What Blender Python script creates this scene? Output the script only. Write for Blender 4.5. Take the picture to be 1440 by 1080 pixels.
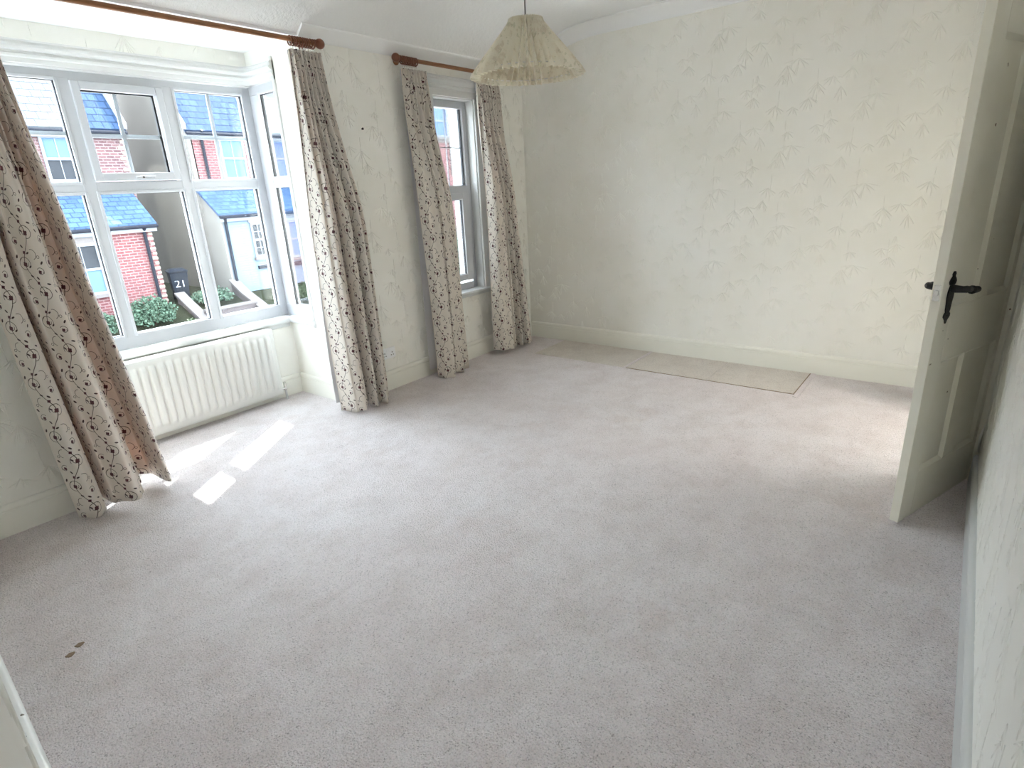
import bpy, bmesh, math, random
from mathutils import Vector, Matrix, noise as mnoise

for o in list(bpy.data.objects):
    bpy.data.objects.remove(o)
SC = bpy.context.scene
COL = SC.collection
PI = math.pi

# ------------------------------------------------------------------ camera
def look_camera():
    yaw, pitch, roll = math.radians(38.5914), math.radians(-18.9071), math.radians(-3.0528)
    f = Vector((math.cos(pitch) * math.cos(yaw), math.cos(pitch) * math.sin(yaw), math.sin(pitch)))
    r = f.cross(Vector((0, 0, 1))).normalized()
    u = r.cross(f)
    r2 = r * math.cos(roll) + u * math.sin(roll)
    u2 = u * math.cos(roll) - r * math.sin(roll)
    cd = bpy.data.cameras.new('camera')
    cd.sensor_fit = 'HORIZONTAL'
    cd.sensor_width = 36.0
    cd.lens = 806.587 / 1440.0 * 36.0
    cd.clip_start = 0.005
    cd.clip_end = 300
    cam = bpy.data.objects.new('camera', cd)
    COL.objects.link(cam)
    m = Matrix((r2, u2, -f)).transposed().to_4x4()
    m.translation = Vector((-4.782, -3.511, 1.5))
    cam.matrix_world = m
    SC.camera = cam
look_camera()

# ------------------------------------------------------------------ world, sun, exposure
SUN_DIR = Vector((-0.70, -0.475, -1.0))
w = bpy.data.worlds.new('sky')
SC.world = w
w.use_nodes = True
bg = w.node_tree.nodes['Background']
bg.inputs['Color'].default_value = (0.82, 0.91, 1.0, 1)
bg.inputs['Strength'].default_value = 1.8
sd = bpy.data.lights.new('sun', 'SUN')
sd.energy = 4.0
sd.angle = math.radians(0.53)
sd.color = (1.0, 0.98, 0.95)
sun = bpy.data.objects.new('sun', sd)
COL.objects.link(sun)
sun.rotation_euler = SUN_DIR.to_track_quat('-Z', 'Y').to_euler()
SC.view_settings.view_transform = 'Standard'
SC.view_settings.look = 'None'
SC.view_settings.gamma = 1.0
SC.view_settings.use_curve_mapping = False
SC.view_settings.exposure = 3.84
for _n, _c, _sx, _sz in (('bay_daylight', (-3.155, 0.83, 1.46), 1.66, 1.6), ('narrow_window_daylight', (-0.94, 0.31, 1.42), 0.5, 1.6)):
    _d = bpy.data.lights.new(_n, 'AREA'); _d.shape = 'RECTANGLE'; _d.size = _sx; _d.size_y = _sz
    _d.cycles.is_portal = True
    _o = bpy.data.objects.new(_n, _d); COL.objects.link(_o); _o.location = _c; _o.rotation_euler = (-PI / 2, 0, 0)
try:
    SC.cycles.diffuse_bounces = 8
    SC.cycles.max_bounces = 16
    SC.cycles.transparent_max_bounces = 16
    SC.cycles.use_denoising = True
except Exception:
    pass

# ------------------------------------------------------------------ node helpers
def srgb(r, g, b):
    def c(v):
        v /= 255.0
        return v / 12.92 if v <= 0.04045 else ((v + 0.055) / 1.055) ** 2.4
    return (c(r), c(g), c(b), 1.0)

class NT:
    def __init__(s, name):
        s.m = bpy.data.materials.new(name)
        s.m.use_nodes = True
        s.t = s.m.node_tree
        s.t.nodes.clear()
        s.out = s.t.nodes.new('ShaderNodeOutputMaterial')
    def n(s, typ, **kw):
        nd = s.t.nodes.new(typ)
        for k, v in kw.items():
            setattr(nd, k, v)
        return nd
    def put(s, sock, v):
        if hasattr(v, 'is_output') or isinstance(v, bpy.types.NodeSocket):
            s.t.links.new(v, sock)
        elif v is not None:
            sock.default_value = v
    def math(s, op, a, b=None, c=None, clamp=False):
        nd = s.n('ShaderNodeMath', operation=op, use_clamp=clamp)
        s.put(nd.inputs[0], a)
        if b is not None: s.put(nd.inputs[1], b)
        if c is not None: s.put(nd.inputs[2], c)
        return nd.outputs[0]
    def vec(s, op, a, b=None):
        nd = s.n('ShaderNodeVectorMath', operation=op)
        s.put(nd.inputs[0], a)
        if b is not None: s.put(nd.inputs[1], b)
        return nd.outputs['Value'] if op in ('DISTANCE', 'LENGTH', 'DOT_PRODUCT') else nd.outputs['Vector']
    def mix(s, f, a, b, blend='MIX'):
        nd = s.n('ShaderNodeMix', data_type='RGBA', blend_type=blend)
        s.put(nd.inputs[0], f); s.put(nd.inputs[6], a); s.put(nd.inputs[7], b)
        return nd.outputs[2]
    def coord(s, which='Object'):
        return s.n('ShaderNodeTexCoord').outputs[which]
    def pos(s):
        return s.n('ShaderNodeNewGeometry').outputs['Position']
    def noise(s, vec, scale, detail=2.0, rough=0.5):
        nd = s.n('ShaderNodeTexNoise')
        s.put(nd.inputs['Vector'], vec)
        nd.inputs['Scale'].default_value = scale
        nd.inputs['Detail'].default_value = detail
        nd.inputs['Roughness'].default_value = rough
        return nd.outputs['Fac']
    def ramp(s, f, stops):
        nd = s.n('ShaderNodeValToRGB')
        e = nd.color_ramp.elements
        while len(e) < len(stops): e.new(0.5)
        for i, (p, c) in enumerate(stops):
            e[i].position = p; e[i].color = c
        s.put(nd.inputs[0], f)
        return nd.outputs[0]
    def bump(s, h, strength, dist=0.01, normal=None):
        nd = s.n('ShaderNodeBump')
        nd.inputs['Strength'].default_value = strength
        nd.inputs['Distance'].default_value = dist
        s.put(nd.inputs['Height'], h)
        if normal is not None: s.put(nd.inputs['Normal'], normal)
        return nd.outputs[0]
    def pbsdf(s, color, rough=0.5, normal=None, **kw):
        nd = s.n('ShaderNodeBsdfPrincipled')
        s.put(nd.inputs['Base Color'], color)
        s.put(nd.inputs['Roughness'], rough)
        if normal is not None: s.put(nd.inputs['Normal'], normal)
        for k, v in kw.items():
            s.put(nd.inputs[k.replace('_', ' ')], v)
        return nd.outputs[0]
    def done(s, sh):
        s.t.links.new(sh, s.out.inputs[0])
        return s.m

DEFAULT_SPEC = 0.5
def plain(name, col, rough=0.5, var=0.06, scale=6.0, bump=0.0, bscale=60.0, spec=None, metal=0.0):
    spec = DEFAULT_SPEC if spec is None else spec
    k = NT(name)
    p = k.pos()
    f = k.noise(p, scale, 3.0)
    dark = (col[0] * (1 - var), col[1] * (1 - var), col[2] * (1 - var), 1)
    c = k.mix(f, dark, (min(1, col[0] * (1 + var)), min(1, col[1] * (1 + var)), min(1, col[2] * (1 + var)), 1))
    nrm = k.bump(k.noise(p, bscale, 3.0), bump, 0.004) if bump else None
    return k.done(k.pbsdf(c, rough, nrm, Specular_IOR_Level=spec, Metallic=metal))

M = {}
# ---- indoor surfaces
def wallpaper():
    k = NT('cream_wallpaper')
    p = k.pos()
    f = k.noise(p, 1.3, 4.0, 0.6)
    c = k.ramp(f, [(0.3, srgb(238, 236, 227)), (0.6, srgb(243, 242, 236)), (1.0, srgb(245, 245, 241))])
    h = k.noise(p, 140, 3.0)
    h2 = k.noise(p, 25, 2.0)
    n1 = k.bump(h, 0.25, 0.002)
    n2 = k.bump(h2, 0.15, 0.004, n1)
    return k.done(k.pbsdf(c, 0.62, n2, Specular_IOR_Level=0.35))
M['paper'] = wallpaper()

def carpet(name, base, tint):
    k = NT(name)
    p = k.pos()
    big = k.noise(p, 0.9, 4.0, 0.6)
    mid = k.noise(p, 5.0, 4.0, 0.65)
    fine = k.noise(p, 170.0, 2.0, 0.75)
    tuft = k.n('ShaderNodeTexVoronoi')
    k.put(tuft.inputs['Vector'], p)
    tuft.inputs['Scale'].default_value = 150
    c0 = k.ramp(big, [(0.34, base), (0.66, tint)])
    soil = (base[0] * 0.84, base[1] * 0.81, base[2] * 0.79, 1)
    c1 = k.mix(k.ramp(mid, [(0.42, (0, 0, 0, 1)), (0.78, (0.75, 0.75, 0.75, 1))]), c0, soil)
    # dirt trodden in along the traffic line towards the door, with a ragged shape of its own
    st = k.noise(p, 1.7, 5.0, 0.7)
    c1 = k.mix(k.ramp(st, [(0.56, (0, 0, 0, 1)), (0.72, (0.55, 0.55, 0.55, 1))]), c1, (base[0] * 0.84, base[1] * 0.78, base[2] * 0.74, 1))
    sp = k.ramp(fine, [(0.26, (0.55, 0.53, 0.52, 1)), (0.43, (1.0, 1.0, 1.0, 1)), (0.72, (1.12, 1.12, 1.12, 1))])
    c2 = k.mix(1.0, c1, sp, 'MULTIPLY')
    fleck = k.math('LESS_THAN', k.noise(p, 95.0, 1.0), 0.27)
    c2 = k.mix(k.math('MULTIPLY', fleck, 0.4), c2, (0.16, 0.13, 0.12, 1))
    hh = k.math('ADD', fine, k.math('MULTIPLY', tuft.outputs['Distance'], 0.9))
    nrm = k.bump(hh, 1.0, 0.008)
    return k.done(k.pbsdf(c2, 0.95, nrm, Specular_IOR_Level=0.15, Sheen_Weight=0.2, Sheen_Roughness=0.5))
M['carpet'] = carpet('beige_grey_carpet', srgb(236, 226, 225), srgb(241, 234, 234))
M['carpet_flat'] = carpet('carpet_less_worn', srgb(226, 217, 207), srgb(232, 224, 215))

def textured_ceiling():
    k = NT('stippled_white_ceiling')
    p = k.pos()
    h = k.noise(p, 38, 4.0, 0.65)
    c = k.mix(k.noise(p, 2, 2), srgb(238, 239, 238), srgb(246, 247, 247))
    return k.done(k.pbsdf(c, 0.8, k.bump(h, 0.6, 0.012), Specular_IOR_Level=0.2))
M['backing'] = plain('brown_carpet_backing', srgb(150, 128, 106), 0.95, 0.2, 80)
M['ceil'] = textured_ceiling()
M['plaster'] = plain('white_plaster', srgb(243, 244, 244), 0.8, 0.02, 3, 0.1, 60, 0.2)
M['gloss'] = plain('cream_gloss_paint', srgb(239, 238, 229), 0.35, 0.03, 4, 0.05, 30, 0.5)
M['white_gloss'] = plain('white_gloss_paint', srgb(212, 213, 211), 0.35, 0.02, 4, 0.04, 30, 0.5)
M['upvc'] = plain('white_plastic_frame', srgb(192, 194, 198), 0.28, 0.01, 4, 0, 30, 0.5)
M['gasket'] = plain('black_rubber_gasket', srgb(28, 29, 32), 0.6, 0.1)
M['spacer'] = plain('grey_spacer', srgb(120, 122, 126), 0.4, 0.05, 4, 0, 30, 0.5, 0.6)
M['rad'] = plain('white_radiator_enamel', srgb(218, 218, 213), 0.3, 0.015, 4, 0, 30, 0.5)
M['chrome'] = plain('worn_chrome', (0.75, 0.74, 0.72, 1), 0.25, 0.1, 40, 0, 30, 0.5, 1.0)
M['iron'] = plain('black_iron', srgb(16, 16, 17), 0.45, 0.2, 50, 0.3, 200, 0.4)
M['socket'] = plain('white_socket_plastic', srgb(246, 247, 248), 0.3, 0.01)
M['slot'] = plain('dark_socket_slot', srgb(30, 28, 26), 0.6)
M['lining'] = plain('white_curtain_lining', srgb(238, 237, 238), 0.9, 0.03, 8, 0.1, 200, 0.1)
M['cordw'] = plain('grey_flex', srgb(120, 118, 116), 0.5)
M['brass'] = plain('brass', (0.6, 0.45, 0.2, 1), 0.35, 0.1, 20, 0, 30, 0.5, 1.0)
M['bulb'] = plain('frosted_bulb_glass', srgb(240, 240, 236), 0.3)

def fill_globe():
    k = NT('fill_lamp_globe')
    e = k.n('ShaderNodeEmission'); e.inputs[0].default_value = (1.0, 0.98, 0.96, 1); e.inputs[1].default_value = 7.0
    return k.done(e.outputs[0])
M['fill_globe'] = fill_globe()  # glow for the added fill lamp on the landing

def door_paint():
    k = NT('aged_cream_door_paint')
    p = k.pos()
    f = k.noise(p, 3.0, 4.0, 0.6)
    c = k.ramp(f, [(0.3, srgb(234, 229, 212)), (0.7, srgb(241, 238, 225))])
    chip = k.math('LESS_THAN', k.noise(p, 26.0, 2.0, 0.5), 0.235)
    c = k.mix(chip, c, srgb(120, 100, 78))
    return k.done(k.pbsdf(c, 0.38, k.bump(k.noise(p, 45, 3), 0.06, 0.004)))
M['door'] = door_paint()

def chipped_white():
    k = NT('chipped_white_paint')
    p = k.pos()
    chip = k.math('LESS_THAN', k.noise(p, 34.0, 1.0, 0.5), 0.27)
    c = k.mix(chip, srgb(243, 243, 240), srgb(104, 96, 84))
    return k.done(k.pbsdf(c, 0.4))
M['chipped'] = chipped_white()

def wood():
    k = NT('varnished_pine')
    p = k.pos()
    mp = k.n('ShaderNodeMapping')
    k.put(mp.inputs[0], p)
    mp.inputs['Scale'].default_value = (4, 60, 60)
    f = k.noise(mp.outputs[0], 3.0, 4.0, 0.6)
    c = k.ramp(f, [(0.3, srgb(116, 72, 42)), (0.7, srgb(156, 104, 64))])
    return k.done(k.pbsdf(c, 0.35))
M['wood'] = wood()
M['wood_ring'] = plain('reddish_varnished_wood', srgb(122, 72, 50), 0.35, 0.15, 50)

def glass():
    k = NT('window_glass')
    tr = k.n('ShaderNodeBsdfTransparent')
    tr.inputs[0].default_value = (0.95, 0.975, 0.985, 1)
    gl = k.n('ShaderNodeBsdfGlossy')
    gl.inputs['Roughness'].default_value = 0.02
    fr = k.n('ShaderNodeFresnel')
    fr.inputs[0].default_value = 1.45
    mx = k.n('ShaderNodeMixShader')
    k.put(mx.inputs[0], k.math('MULTIPLY', fr.outputs[0], 0.6))
    k.put(mx.inputs[1], tr.outputs[0]); k.put(mx.inputs[2], gl.outputs[0])
    return k.done(mx.outputs[0])
M['glass'] = glass()

def curtain_fabric():
    """cream cloth with scrolling brown vines, curls and plum flowers, laid out in cloth (UV) metres"""
    k = NT('vine_patterned_curtain_cloth')
    W, H = 0.150, 0.270
    uv = k.coord('UV')
    sx = k.n('ShaderNodeSeparateXYZ'); k.put(sx.inputs[0], uv)
    u = k.math('FLOORED_MODULO', sx.outputs[0], W)
    v = k.math('FLOORED_MODULO', sx.outputs[1], H)
    cb = k.n('ShaderNodeCombineXYZ'); k.put(cb.inputs[0], u); k.put(cb.inputs[1], v)
    p = cb.outputs[0]
    vines, flowers, leaves = [], [], []
    def ring(cx, cy, r, th=0.0014, gate=None):
        d = k.vec('DISTANCE', p, (cx, cy, 0))
        m = k.math('COMPARE', d, r, th)
        if gate:
            a, b = gate
            g = k.math('GREATER_THAN', k.vec('DOT_PRODUCT', k.vec('SUBTRACT', p, (cx, cy, 0)), (a, b, 0)), 0.0)
            m = k.math('MULTIPLY', m, g)
        vines.append(m)
    def disc(cx, cy, r, lst):
        lst.append(k.math('LESS_THAN', k.vec('DISTANCE', p, (cx, cy, 0)), r))
    def leaf(cx, cy, ang, a, b, lst):
        mp = k.n('ShaderNodeMapping', vector_type='TEXTURE')
        k.put(mp.inputs['Vector'], p)
        mp.inputs['Location'].default_value = (cx, cy, 0)
        mp.inputs['Rotation'].default_value = (0, 0, ang)
        mp.inputs['Scale'].default_value = (a, b, 1)
        lst.append(k.math('LESS_THAN', k.vec('LENGTH', mp.outputs[0]), 1.0))
    # main stem: a sine down the tile
    s = k.math('SINE', k.math('MULTIPLY', v, 2 * PI / H))
    xs = k.math('MULTIPLY_ADD', s, 0.030, W * 0.5)
    vines.append(k.math('COMPARE', u, xs, 0.0019))
    # big curls with an inner tail
    for cx, cy, sg in ((0.047, 0.205, 1), (0.103, 0.070, -1)):
        ring(cx, cy, 0.030, 0.0014, (0.3 * sg, 1.0))
        ring(cx - sg * 0.004, cy, 0.026, 0.0013, (-1.0 * sg, -0.35))
        ring(cx + sg * 0.004, cy + 0.004, 0.015, 0.0012, (0.2, -1.0))
    # small curls at the free side
    ring(0.118, 0.168, 0.017, 0.0012, (0.6, 0.8)); ring(0.120, 0.166, 0.011, 0.0012, (0.2, -1))
    ring(0.030, 0.036, 0.017, 0.0012, (-0.6, 0.8)); ring(0.028, 0.034, 0.011, 0.0012, (-0.2, -1))
    ring(0.128, 0.232, 0.006, 0.0010); ring(0.020, 0.100, 0.006, 0.0010)
    ring(0.100, 0.245, 0.022, 0.0013, (1, 0.2)); ring(0.050, 0.115, 0.022, 0.0013, (-1, 0.2))
    # flowers: four petals each
    for cx, cy, r in ((0.046, 0.203, 0.0078), (0.104, 0.068, 0.0078), (0.116, 0.166, 0.0060), (0.031, 0.034, 0.0060), (0.088, 0.118, 0.0055), (0.060, 0.255, 0.0055)):
        for a in range(4):
            an = a * PI / 2 + 0.5
            disc(cx + 0.8 * r * math.cos(an), cy + 0.8 * r * math.sin(an), r * 0.72, flowers)
    # leaves and buds
    for cx, cy, an in ((0.070, 0.192, 0.6), (0.082, 0.078, 2.4), (0.094, 0.140, -0.8), (0.056, 0.012, 2.2), (0.136, 0.205, 0.9),
                       (0.012, 0.075, 2.1), (0.078, 0.252, 0.4), (0.064, 0.150, 2.6), (0.138, 0.110, -0.4), (0.012, 0.240, 1.2)):
        leaf(cx, cy, an, 0.0088, 0.0040, leaves)
    def union(lst):
        r = lst[0]
        for x in lst[1:]:
            r = k.math('MAXIMUM', r, x)
        return r
    pz = k.pos()
    base = k.mix(k.noise(pz, 5, 2), srgb(222, 215, 203), srgb(231, 226, 217))
    c = k.mix(union(vines), base, srgb(84, 70, 58))
    c = k.mix(union(leaves), c, srgb(72, 52, 46))
    c = k.mix(union(flowers), c, srgb(86, 40, 44))
    weave = k.noise(pz, 420, 1.0)
    nrm = k.bump(weave, 0.12, 0.002)
    d = k.pbsdf(c, 0.55, nrm, Specular_IOR_Level=0.35, Sheen_Weight=0.3)
    t = k.n('ShaderNodeBsdfTranslucent')
    k.put(t.inputs[0], k.mix(1.0, c, srgb(250, 205, 180), 'MULTIPLY'))
    mx = k.n('ShaderNodeMixShader')
    mx.inputs[0].default_value = 0.16
    k.put(mx.inputs[1], d); k.put(mx.inputs[2], t.outputs[0])
    return k.done(mx.outputs[0])
M['curtain'] = curtain_fabric()

def shade_paper():
    k = NT('faded_floral_pleated_paper')
    p = k.coord('Object')
    f = k.noise(p, 17, 4.0, 0.65)
    g = k.noise(k.vec('ADD', p, (3.1, 1.7, 0.4)), 34, 3.0, 0.6)
    c = k.ramp(f, [(0.40, srgb(250, 246, 234)), (0.52, srgb(248, 243, 229)), (0.60, srgb(234, 226, 210)), (0.75, srgb(249, 245, 232))])
    c = k.mix(k.math('MULTIPLY', k.math('GREATER_THAN', g, 0.60), 0.3), c, srgb(176, 180, 152))
    d = k.pbsdf(c, 0.6, None, Specular_IOR_Level=0.3)
    t = k.n('ShaderNodeBsdfTranslucent')
    k.put(t.inputs[0], c)
    mx = k.n('ShaderNodeMixShader'); mx.inputs[0].default_value = 0.3
    k.put(mx.inputs[1], d); k.put(mx.inputs[2], t.outputs[0])
    return k.done(mx.outputs[0])
M['shade'] = shade_paper()

# ---- outdoor surfaces (matt, colours darkened against the high exposure)
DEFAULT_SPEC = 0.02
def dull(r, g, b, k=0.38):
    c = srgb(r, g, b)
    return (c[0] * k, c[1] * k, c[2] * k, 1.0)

def brick(name, c1, c2, mortar, scale=1.0, axis='XZ'):
    k = NT(name)
    p = k.pos()
    sp = k.n('ShaderNodeSeparateXYZ'); k.put(sp.inputs[0], p)
    cb = k.n('ShaderNodeCombineXYZ')
    k.put(cb.inputs[0], sp.outputs[0] if axis == 'XZ' else sp.outputs[1]); k.put(cb.inputs[1], sp.outputs[2])
    b = k.n('ShaderNodeTexBrick')
    k.put(b.inputs['Vector'], cb.outputs[0])
    b.inputs['Color1'].default_value = c1; b.inputs['Color2'].default_value = c2; b.inputs['Mortar'].default_value = mortar
    b.inputs['Scale'].default_value = 1.0
    b.inputs['Brick Width'].default_value = 0.225 * scale; b.inputs['Row Height'].default_value = 0.085 * scale
    b.inputs['Mortar Size'].default_value = 0.010 * scale
    col = k.mix(k.math('MULTIPLY', k.noise(p, 2.5, 3.0), 0.5), b.outputs['Color'], c2)
    return k.done(k.pbsdf(col, 0.85, k.bump(b.outputs['Fac'], -0.3, 0.01), Specular_IOR_Level=0.02))
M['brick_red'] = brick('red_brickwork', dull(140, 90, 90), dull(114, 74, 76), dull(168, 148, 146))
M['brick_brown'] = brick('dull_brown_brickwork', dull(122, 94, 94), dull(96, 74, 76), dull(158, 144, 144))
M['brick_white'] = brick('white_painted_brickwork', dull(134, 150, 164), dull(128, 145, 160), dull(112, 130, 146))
M['quoin'] = plain('pale_quoin_brick', dull(158, 146, 134), 0.85, 0.1, 8)

def slate(name, c1, c2, mortar):
    k = NT(name)
    p = k.pos()
    b = k.n('ShaderNodeTexBrick')
    k.put(b.inputs['Vector'], p)
    b.inputs['Color1'].default_value = c1; b.inputs['Color2'].default_value = c2; b.inputs['Mortar'].default_value = mortar
    b.inputs['Scale'].default_value = 1.0
    b.inputs['Brick Width'].default_value = 0.28; b.inputs['Row Height'].default_value = 0.18; b.inputs['Mortar Size'].default_value = 0.012
    col = k.mix(k.math('MULTIPLY', k.noise(p, 3.0, 3.0), 0.5), b.outputs['Color'], c2)
    return k.done(k.pbsdf(col, 0.7, None, Specular_IOR_Level=0.01))
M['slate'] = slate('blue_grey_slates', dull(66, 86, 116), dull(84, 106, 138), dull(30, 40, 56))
M['slate_main'] = slate('slates_darkened_for_sun', dull(70, 92, 126, 0.20), dull(86, 110, 146, 0.20), dull(26, 36, 54, 0.20))  # darker copy of the blue slates, offsets direct sun on the main roofs
M['slate_glare'] = slate('slates_with_painted_glare', dull(118, 120, 124), dull(126, 128, 132), dull(60, 62, 66))  # pale tone stands in for sky glare on the slates
M['render'] = plain('grey_beige_render', dull(150, 145, 138), 0.9, 0.2, 1.2, 0.05, 8)
M['ext_white'] = plain('white_outdoor_paint', dull(146, 150, 158), 0.6, 0.04)
M['ext_glass'] = plain('house_pane_painted_sky_reflection', dull(98, 124, 166), 0.5, 0.3, 1.2, 0, 10, 0.03)  # flat blue stands in for sky mirrored in the panes
M['ext_glass_dark'] = plain('dim_house_window_pane', dull(64, 66, 70), 0.5, 0.4, 4, 0, 10, 0.03)
M['pipe'] = plain('dark_grey_pipe', dull(46, 48, 56), 0.5)
M['soil'] = plain('garden_soil', dull(54, 56, 44), 0.95, 0.3, 3, 0.4, 20)
M['tarmac'] = plain('pale_sunlit_concrete', srgb(158, 156, 152), 0.9, 0.1, 5, 0.2, 60)
M['paving'] = plain('pale_paving', srgb(158, 156, 152), 0.9, 0.12, 3)
M['stone'] = plain('weathered_garden_wall', dull(100, 92, 92), 0.9, 0.25, 6, 0.4, 20)
M['bin'] = plain('black_bin_plastic', dull(40, 44, 52), 0.7)
M['numeral'] = plain('white_numeral', dull(176, 180, 184), 0.6)
M['leaf'] = plain('bush_leaf_green', dull(84, 106, 88), 0.6, 0.45, 9, 0, 10, 0.1)
M['leaf2'] = plain('olive_leaf_green', dull(96, 108, 84), 0.6, 0.45, 9, 0, 10, 0.1)
M['bark'] = plain('bark', dull(64, 54, 46), 0.9, 0.2)
M['stone_cap'] = plain('weathered_stone', dull(122, 116, 114), 0.85, 0.1)

# ------------------------------------------------------------------ mesh helpers
class MB:
    def __init__(s):
        s.v = []; s.f = []
    def add(s, verts, faces):
        b = len(s.v)
        s.v += [tuple(x) for x in verts]
        s.f += [tuple(i + b for i in f) for f in faces]
        return s
    def box(s, x0, x1, y0, y1, z0, z1):
        x0, x1 = min(x0, x1), max(x0, x1); y0, y1 = min(y0, y1), max(y0, y1); z0, z1 = min(z0, z1), max(z0, z1)
        return s.add([(x0, y0, z0), (x1, y0, z0), (x1, y1, z0), (x0, y1, z0), (x0, y0, z1), (x1, y0, z1), (x1, y1, z1), (x0, y1, z1)],
                     [(0, 3, 2, 1), (4, 5, 6, 7), (0, 1, 5, 4), (1, 2, 6, 5), (2, 3, 7, 6), (3, 0, 4, 7)])
    def extrude(s, prof, a, b, fn):
        """prof: closed list of 2-D points, fn(t, p) -> xyz at t in (a, b)"""
        n = len(prof)
        vs = [fn(a, p) for p in prof] + [fn(b, p) for p in prof]
        fs = [(i, (i + 1) % n, n + (i + 1) % n, n + i) for i in range(n)]
        fs += [tuple(range(n))[::-1], tuple(range(n, 2 * n))]
        return s.add(vs, fs)
    def lathe(s, prof, c, axis='Z', seg=20):
        """prof: (r, h) along axis"""
        vs = []
        for r, h in prof:
            for i in range(seg):
                a = 2 * PI * i / seg
                x, y = r * math.cos(a), r * math.sin(a)
                q = (x, y, h) if axis == 'Z' else ((h, x, y) if axis == 'X' else (x, h, y))
                vs.append((c[0] + q[0], c[1] + q[1], c[2] + q[2]))
        fs = []
        for j in range(len(prof) - 1):
            for i in range(seg):
                k = (i + 1) % seg
                fs.append((j * seg + i, j * seg + k, (j + 1) * seg + k, (j + 1) * seg + i))
        fs.append(tuple(range(seg))[::-1])
        fs.append(tuple(range((len(prof) - 1) * seg, len(prof) * seg)))
        return s.add(vs, fs)
    def tube(s, pts, r, seg=10):
        pts = [Vector(p) for p in pts]
        rs = r if isinstance(r, (list, tuple)) else [r] * len(pts)
        vs = []
        up = Vector((0.13, 0.21, 0.97))
        for i, p in enumerate(pts):
            t = (pts[min(i + 1, len(pts) - 1)] - pts[max(i - 1, 0)]).normalized()
            a = t.cross(up)
            if a.length < 1e-3: a = t.cross(Vector((1, 0, 0)))
            a.normalize(); b = t.cross(a)
            for j in range(seg):
                an = 2 * PI * j / seg
                vs.append(p + (a * math.cos(an) + b * math.sin(an)) * rs[i])
        fs = []
        for i in range(len(pts) - 1):
            for j in range(seg):
                k = (j + 1) % seg
                fs.append((i * seg + j, i * seg + k, (i + 1) * seg + k, (i + 1) * seg + j))
        fs.append(tuple(range(seg))[::-1]); fs.append(tuple(range((len(pts) - 1) * seg, len(pts) * seg)))
        return s.add(vs, fs)
    def torus(s, c, R, r, axis='X', seg=20, sub=8):
        vs = []
        for i in range(seg):
            a = 2 * PI * i / seg
            for j in range(sub):
                b = 2 * PI * j / sub
                q = (R + r * math.cos(b))
                x, y, z = q * math.cos(a), q * math.sin(a), r * math.sin(b)
                p = (z, x, y) if axis == 'X' else (x, y, z)
                vs.append((c[0] + p[0], c[1] + p[1], c[2] + p[2]))
        fs = [(i * sub + j, ((i + 1) % seg) * sub + j, ((i + 1) % seg) * sub + (j + 1) % sub, i * sub + (j + 1) % sub) for i in range(seg) for j in range(sub)]
        return s.add(vs, fs)
    def build(s, name, mat, parent=None, bevel=0.0, smooth=False, seg=2):
        me = bpy.data.meshes.new(name)
        me.from_pydata(s.v, [], s.f)
        bm = bmesh.new(); bm.from_mesh(me)
        bmesh.ops.recalc_face_normals(bm, faces=bm.faces)
        if bevel:
            es = [e for e in bm.edges if len(e.link_faces) == 2 and e.calc_face_angle(0) > 0.6]
            bmesh.ops.bevel(bm, geom=es, offset=bevel, segments=seg, affect='EDGES', profile=0.5)
        bm.to_mesh(me); bm.free()
        if smooth:
            for p in me.polygons: p.use_smooth = True
        me.materials.append(M[mat] if isinstance(mat, str) else mat)
        o = bpy.data.objects.new(name, me)
        COL.objects.link(o)
        if parent is not None: o.parent = parent
        return o

def smooth_angle(o, deg=40):
    for p in o.data.polygons: p.use_smooth = True
    try:
        o.data.set_sharp_from_angle(angle=math.radians(deg))
    except Exception:
        pass
    return o

def empty(name, loc=(0, 0, 0)):
    o = bpy.data.objects.new(name, None)
    o.empty_display_size = 0.1
    COL.objects.link(o)
    o.location = loc
    return o

def tag(o, label=None, cat=None, group=None, kind=None):
    if label: o['label'] = label
    if cat: o['category'] = cat
    if group: o['group'] = group
    if kind: o['kind'] = kind
    return o

def keep(parent, child):
    """parent without moving the child (parent carries only a translation or rotation)"""
    child.parent = parent
    child.matrix_parent_inverse = parent.matrix_world.inverted()
    return child

def structure(o, label, cat):
    return tag(o, label, cat, None, 'structure')

# ------------------------------------------------------------------ room sizes (metres)
T = 0.018                    # skirting thickness: skirting fronts run along y=0, x=0
YW = 0.018                   # window wall face
XF = 0.018                   # far wall face
YR = -3.715                  # right wall face
ZC = 2.765                   # flat ceiling
ZS = 2.462                   # foot of the sloping ceiling / bay ceiling
YS = -0.42                   # where the slope meets the flat ceiling
BL, BR_, BY = -3.985, -2.33, 0.657   # bay side wall faces and front wall face
LW0, LW1 = -4.6375, -4.796     # left wall x at y=0 and at y=-3.72 (slightly out of square)
def left_x(y): return LW0 + (LW1 - LW0) * (-y / 3.72)

random.seed(4)

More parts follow.
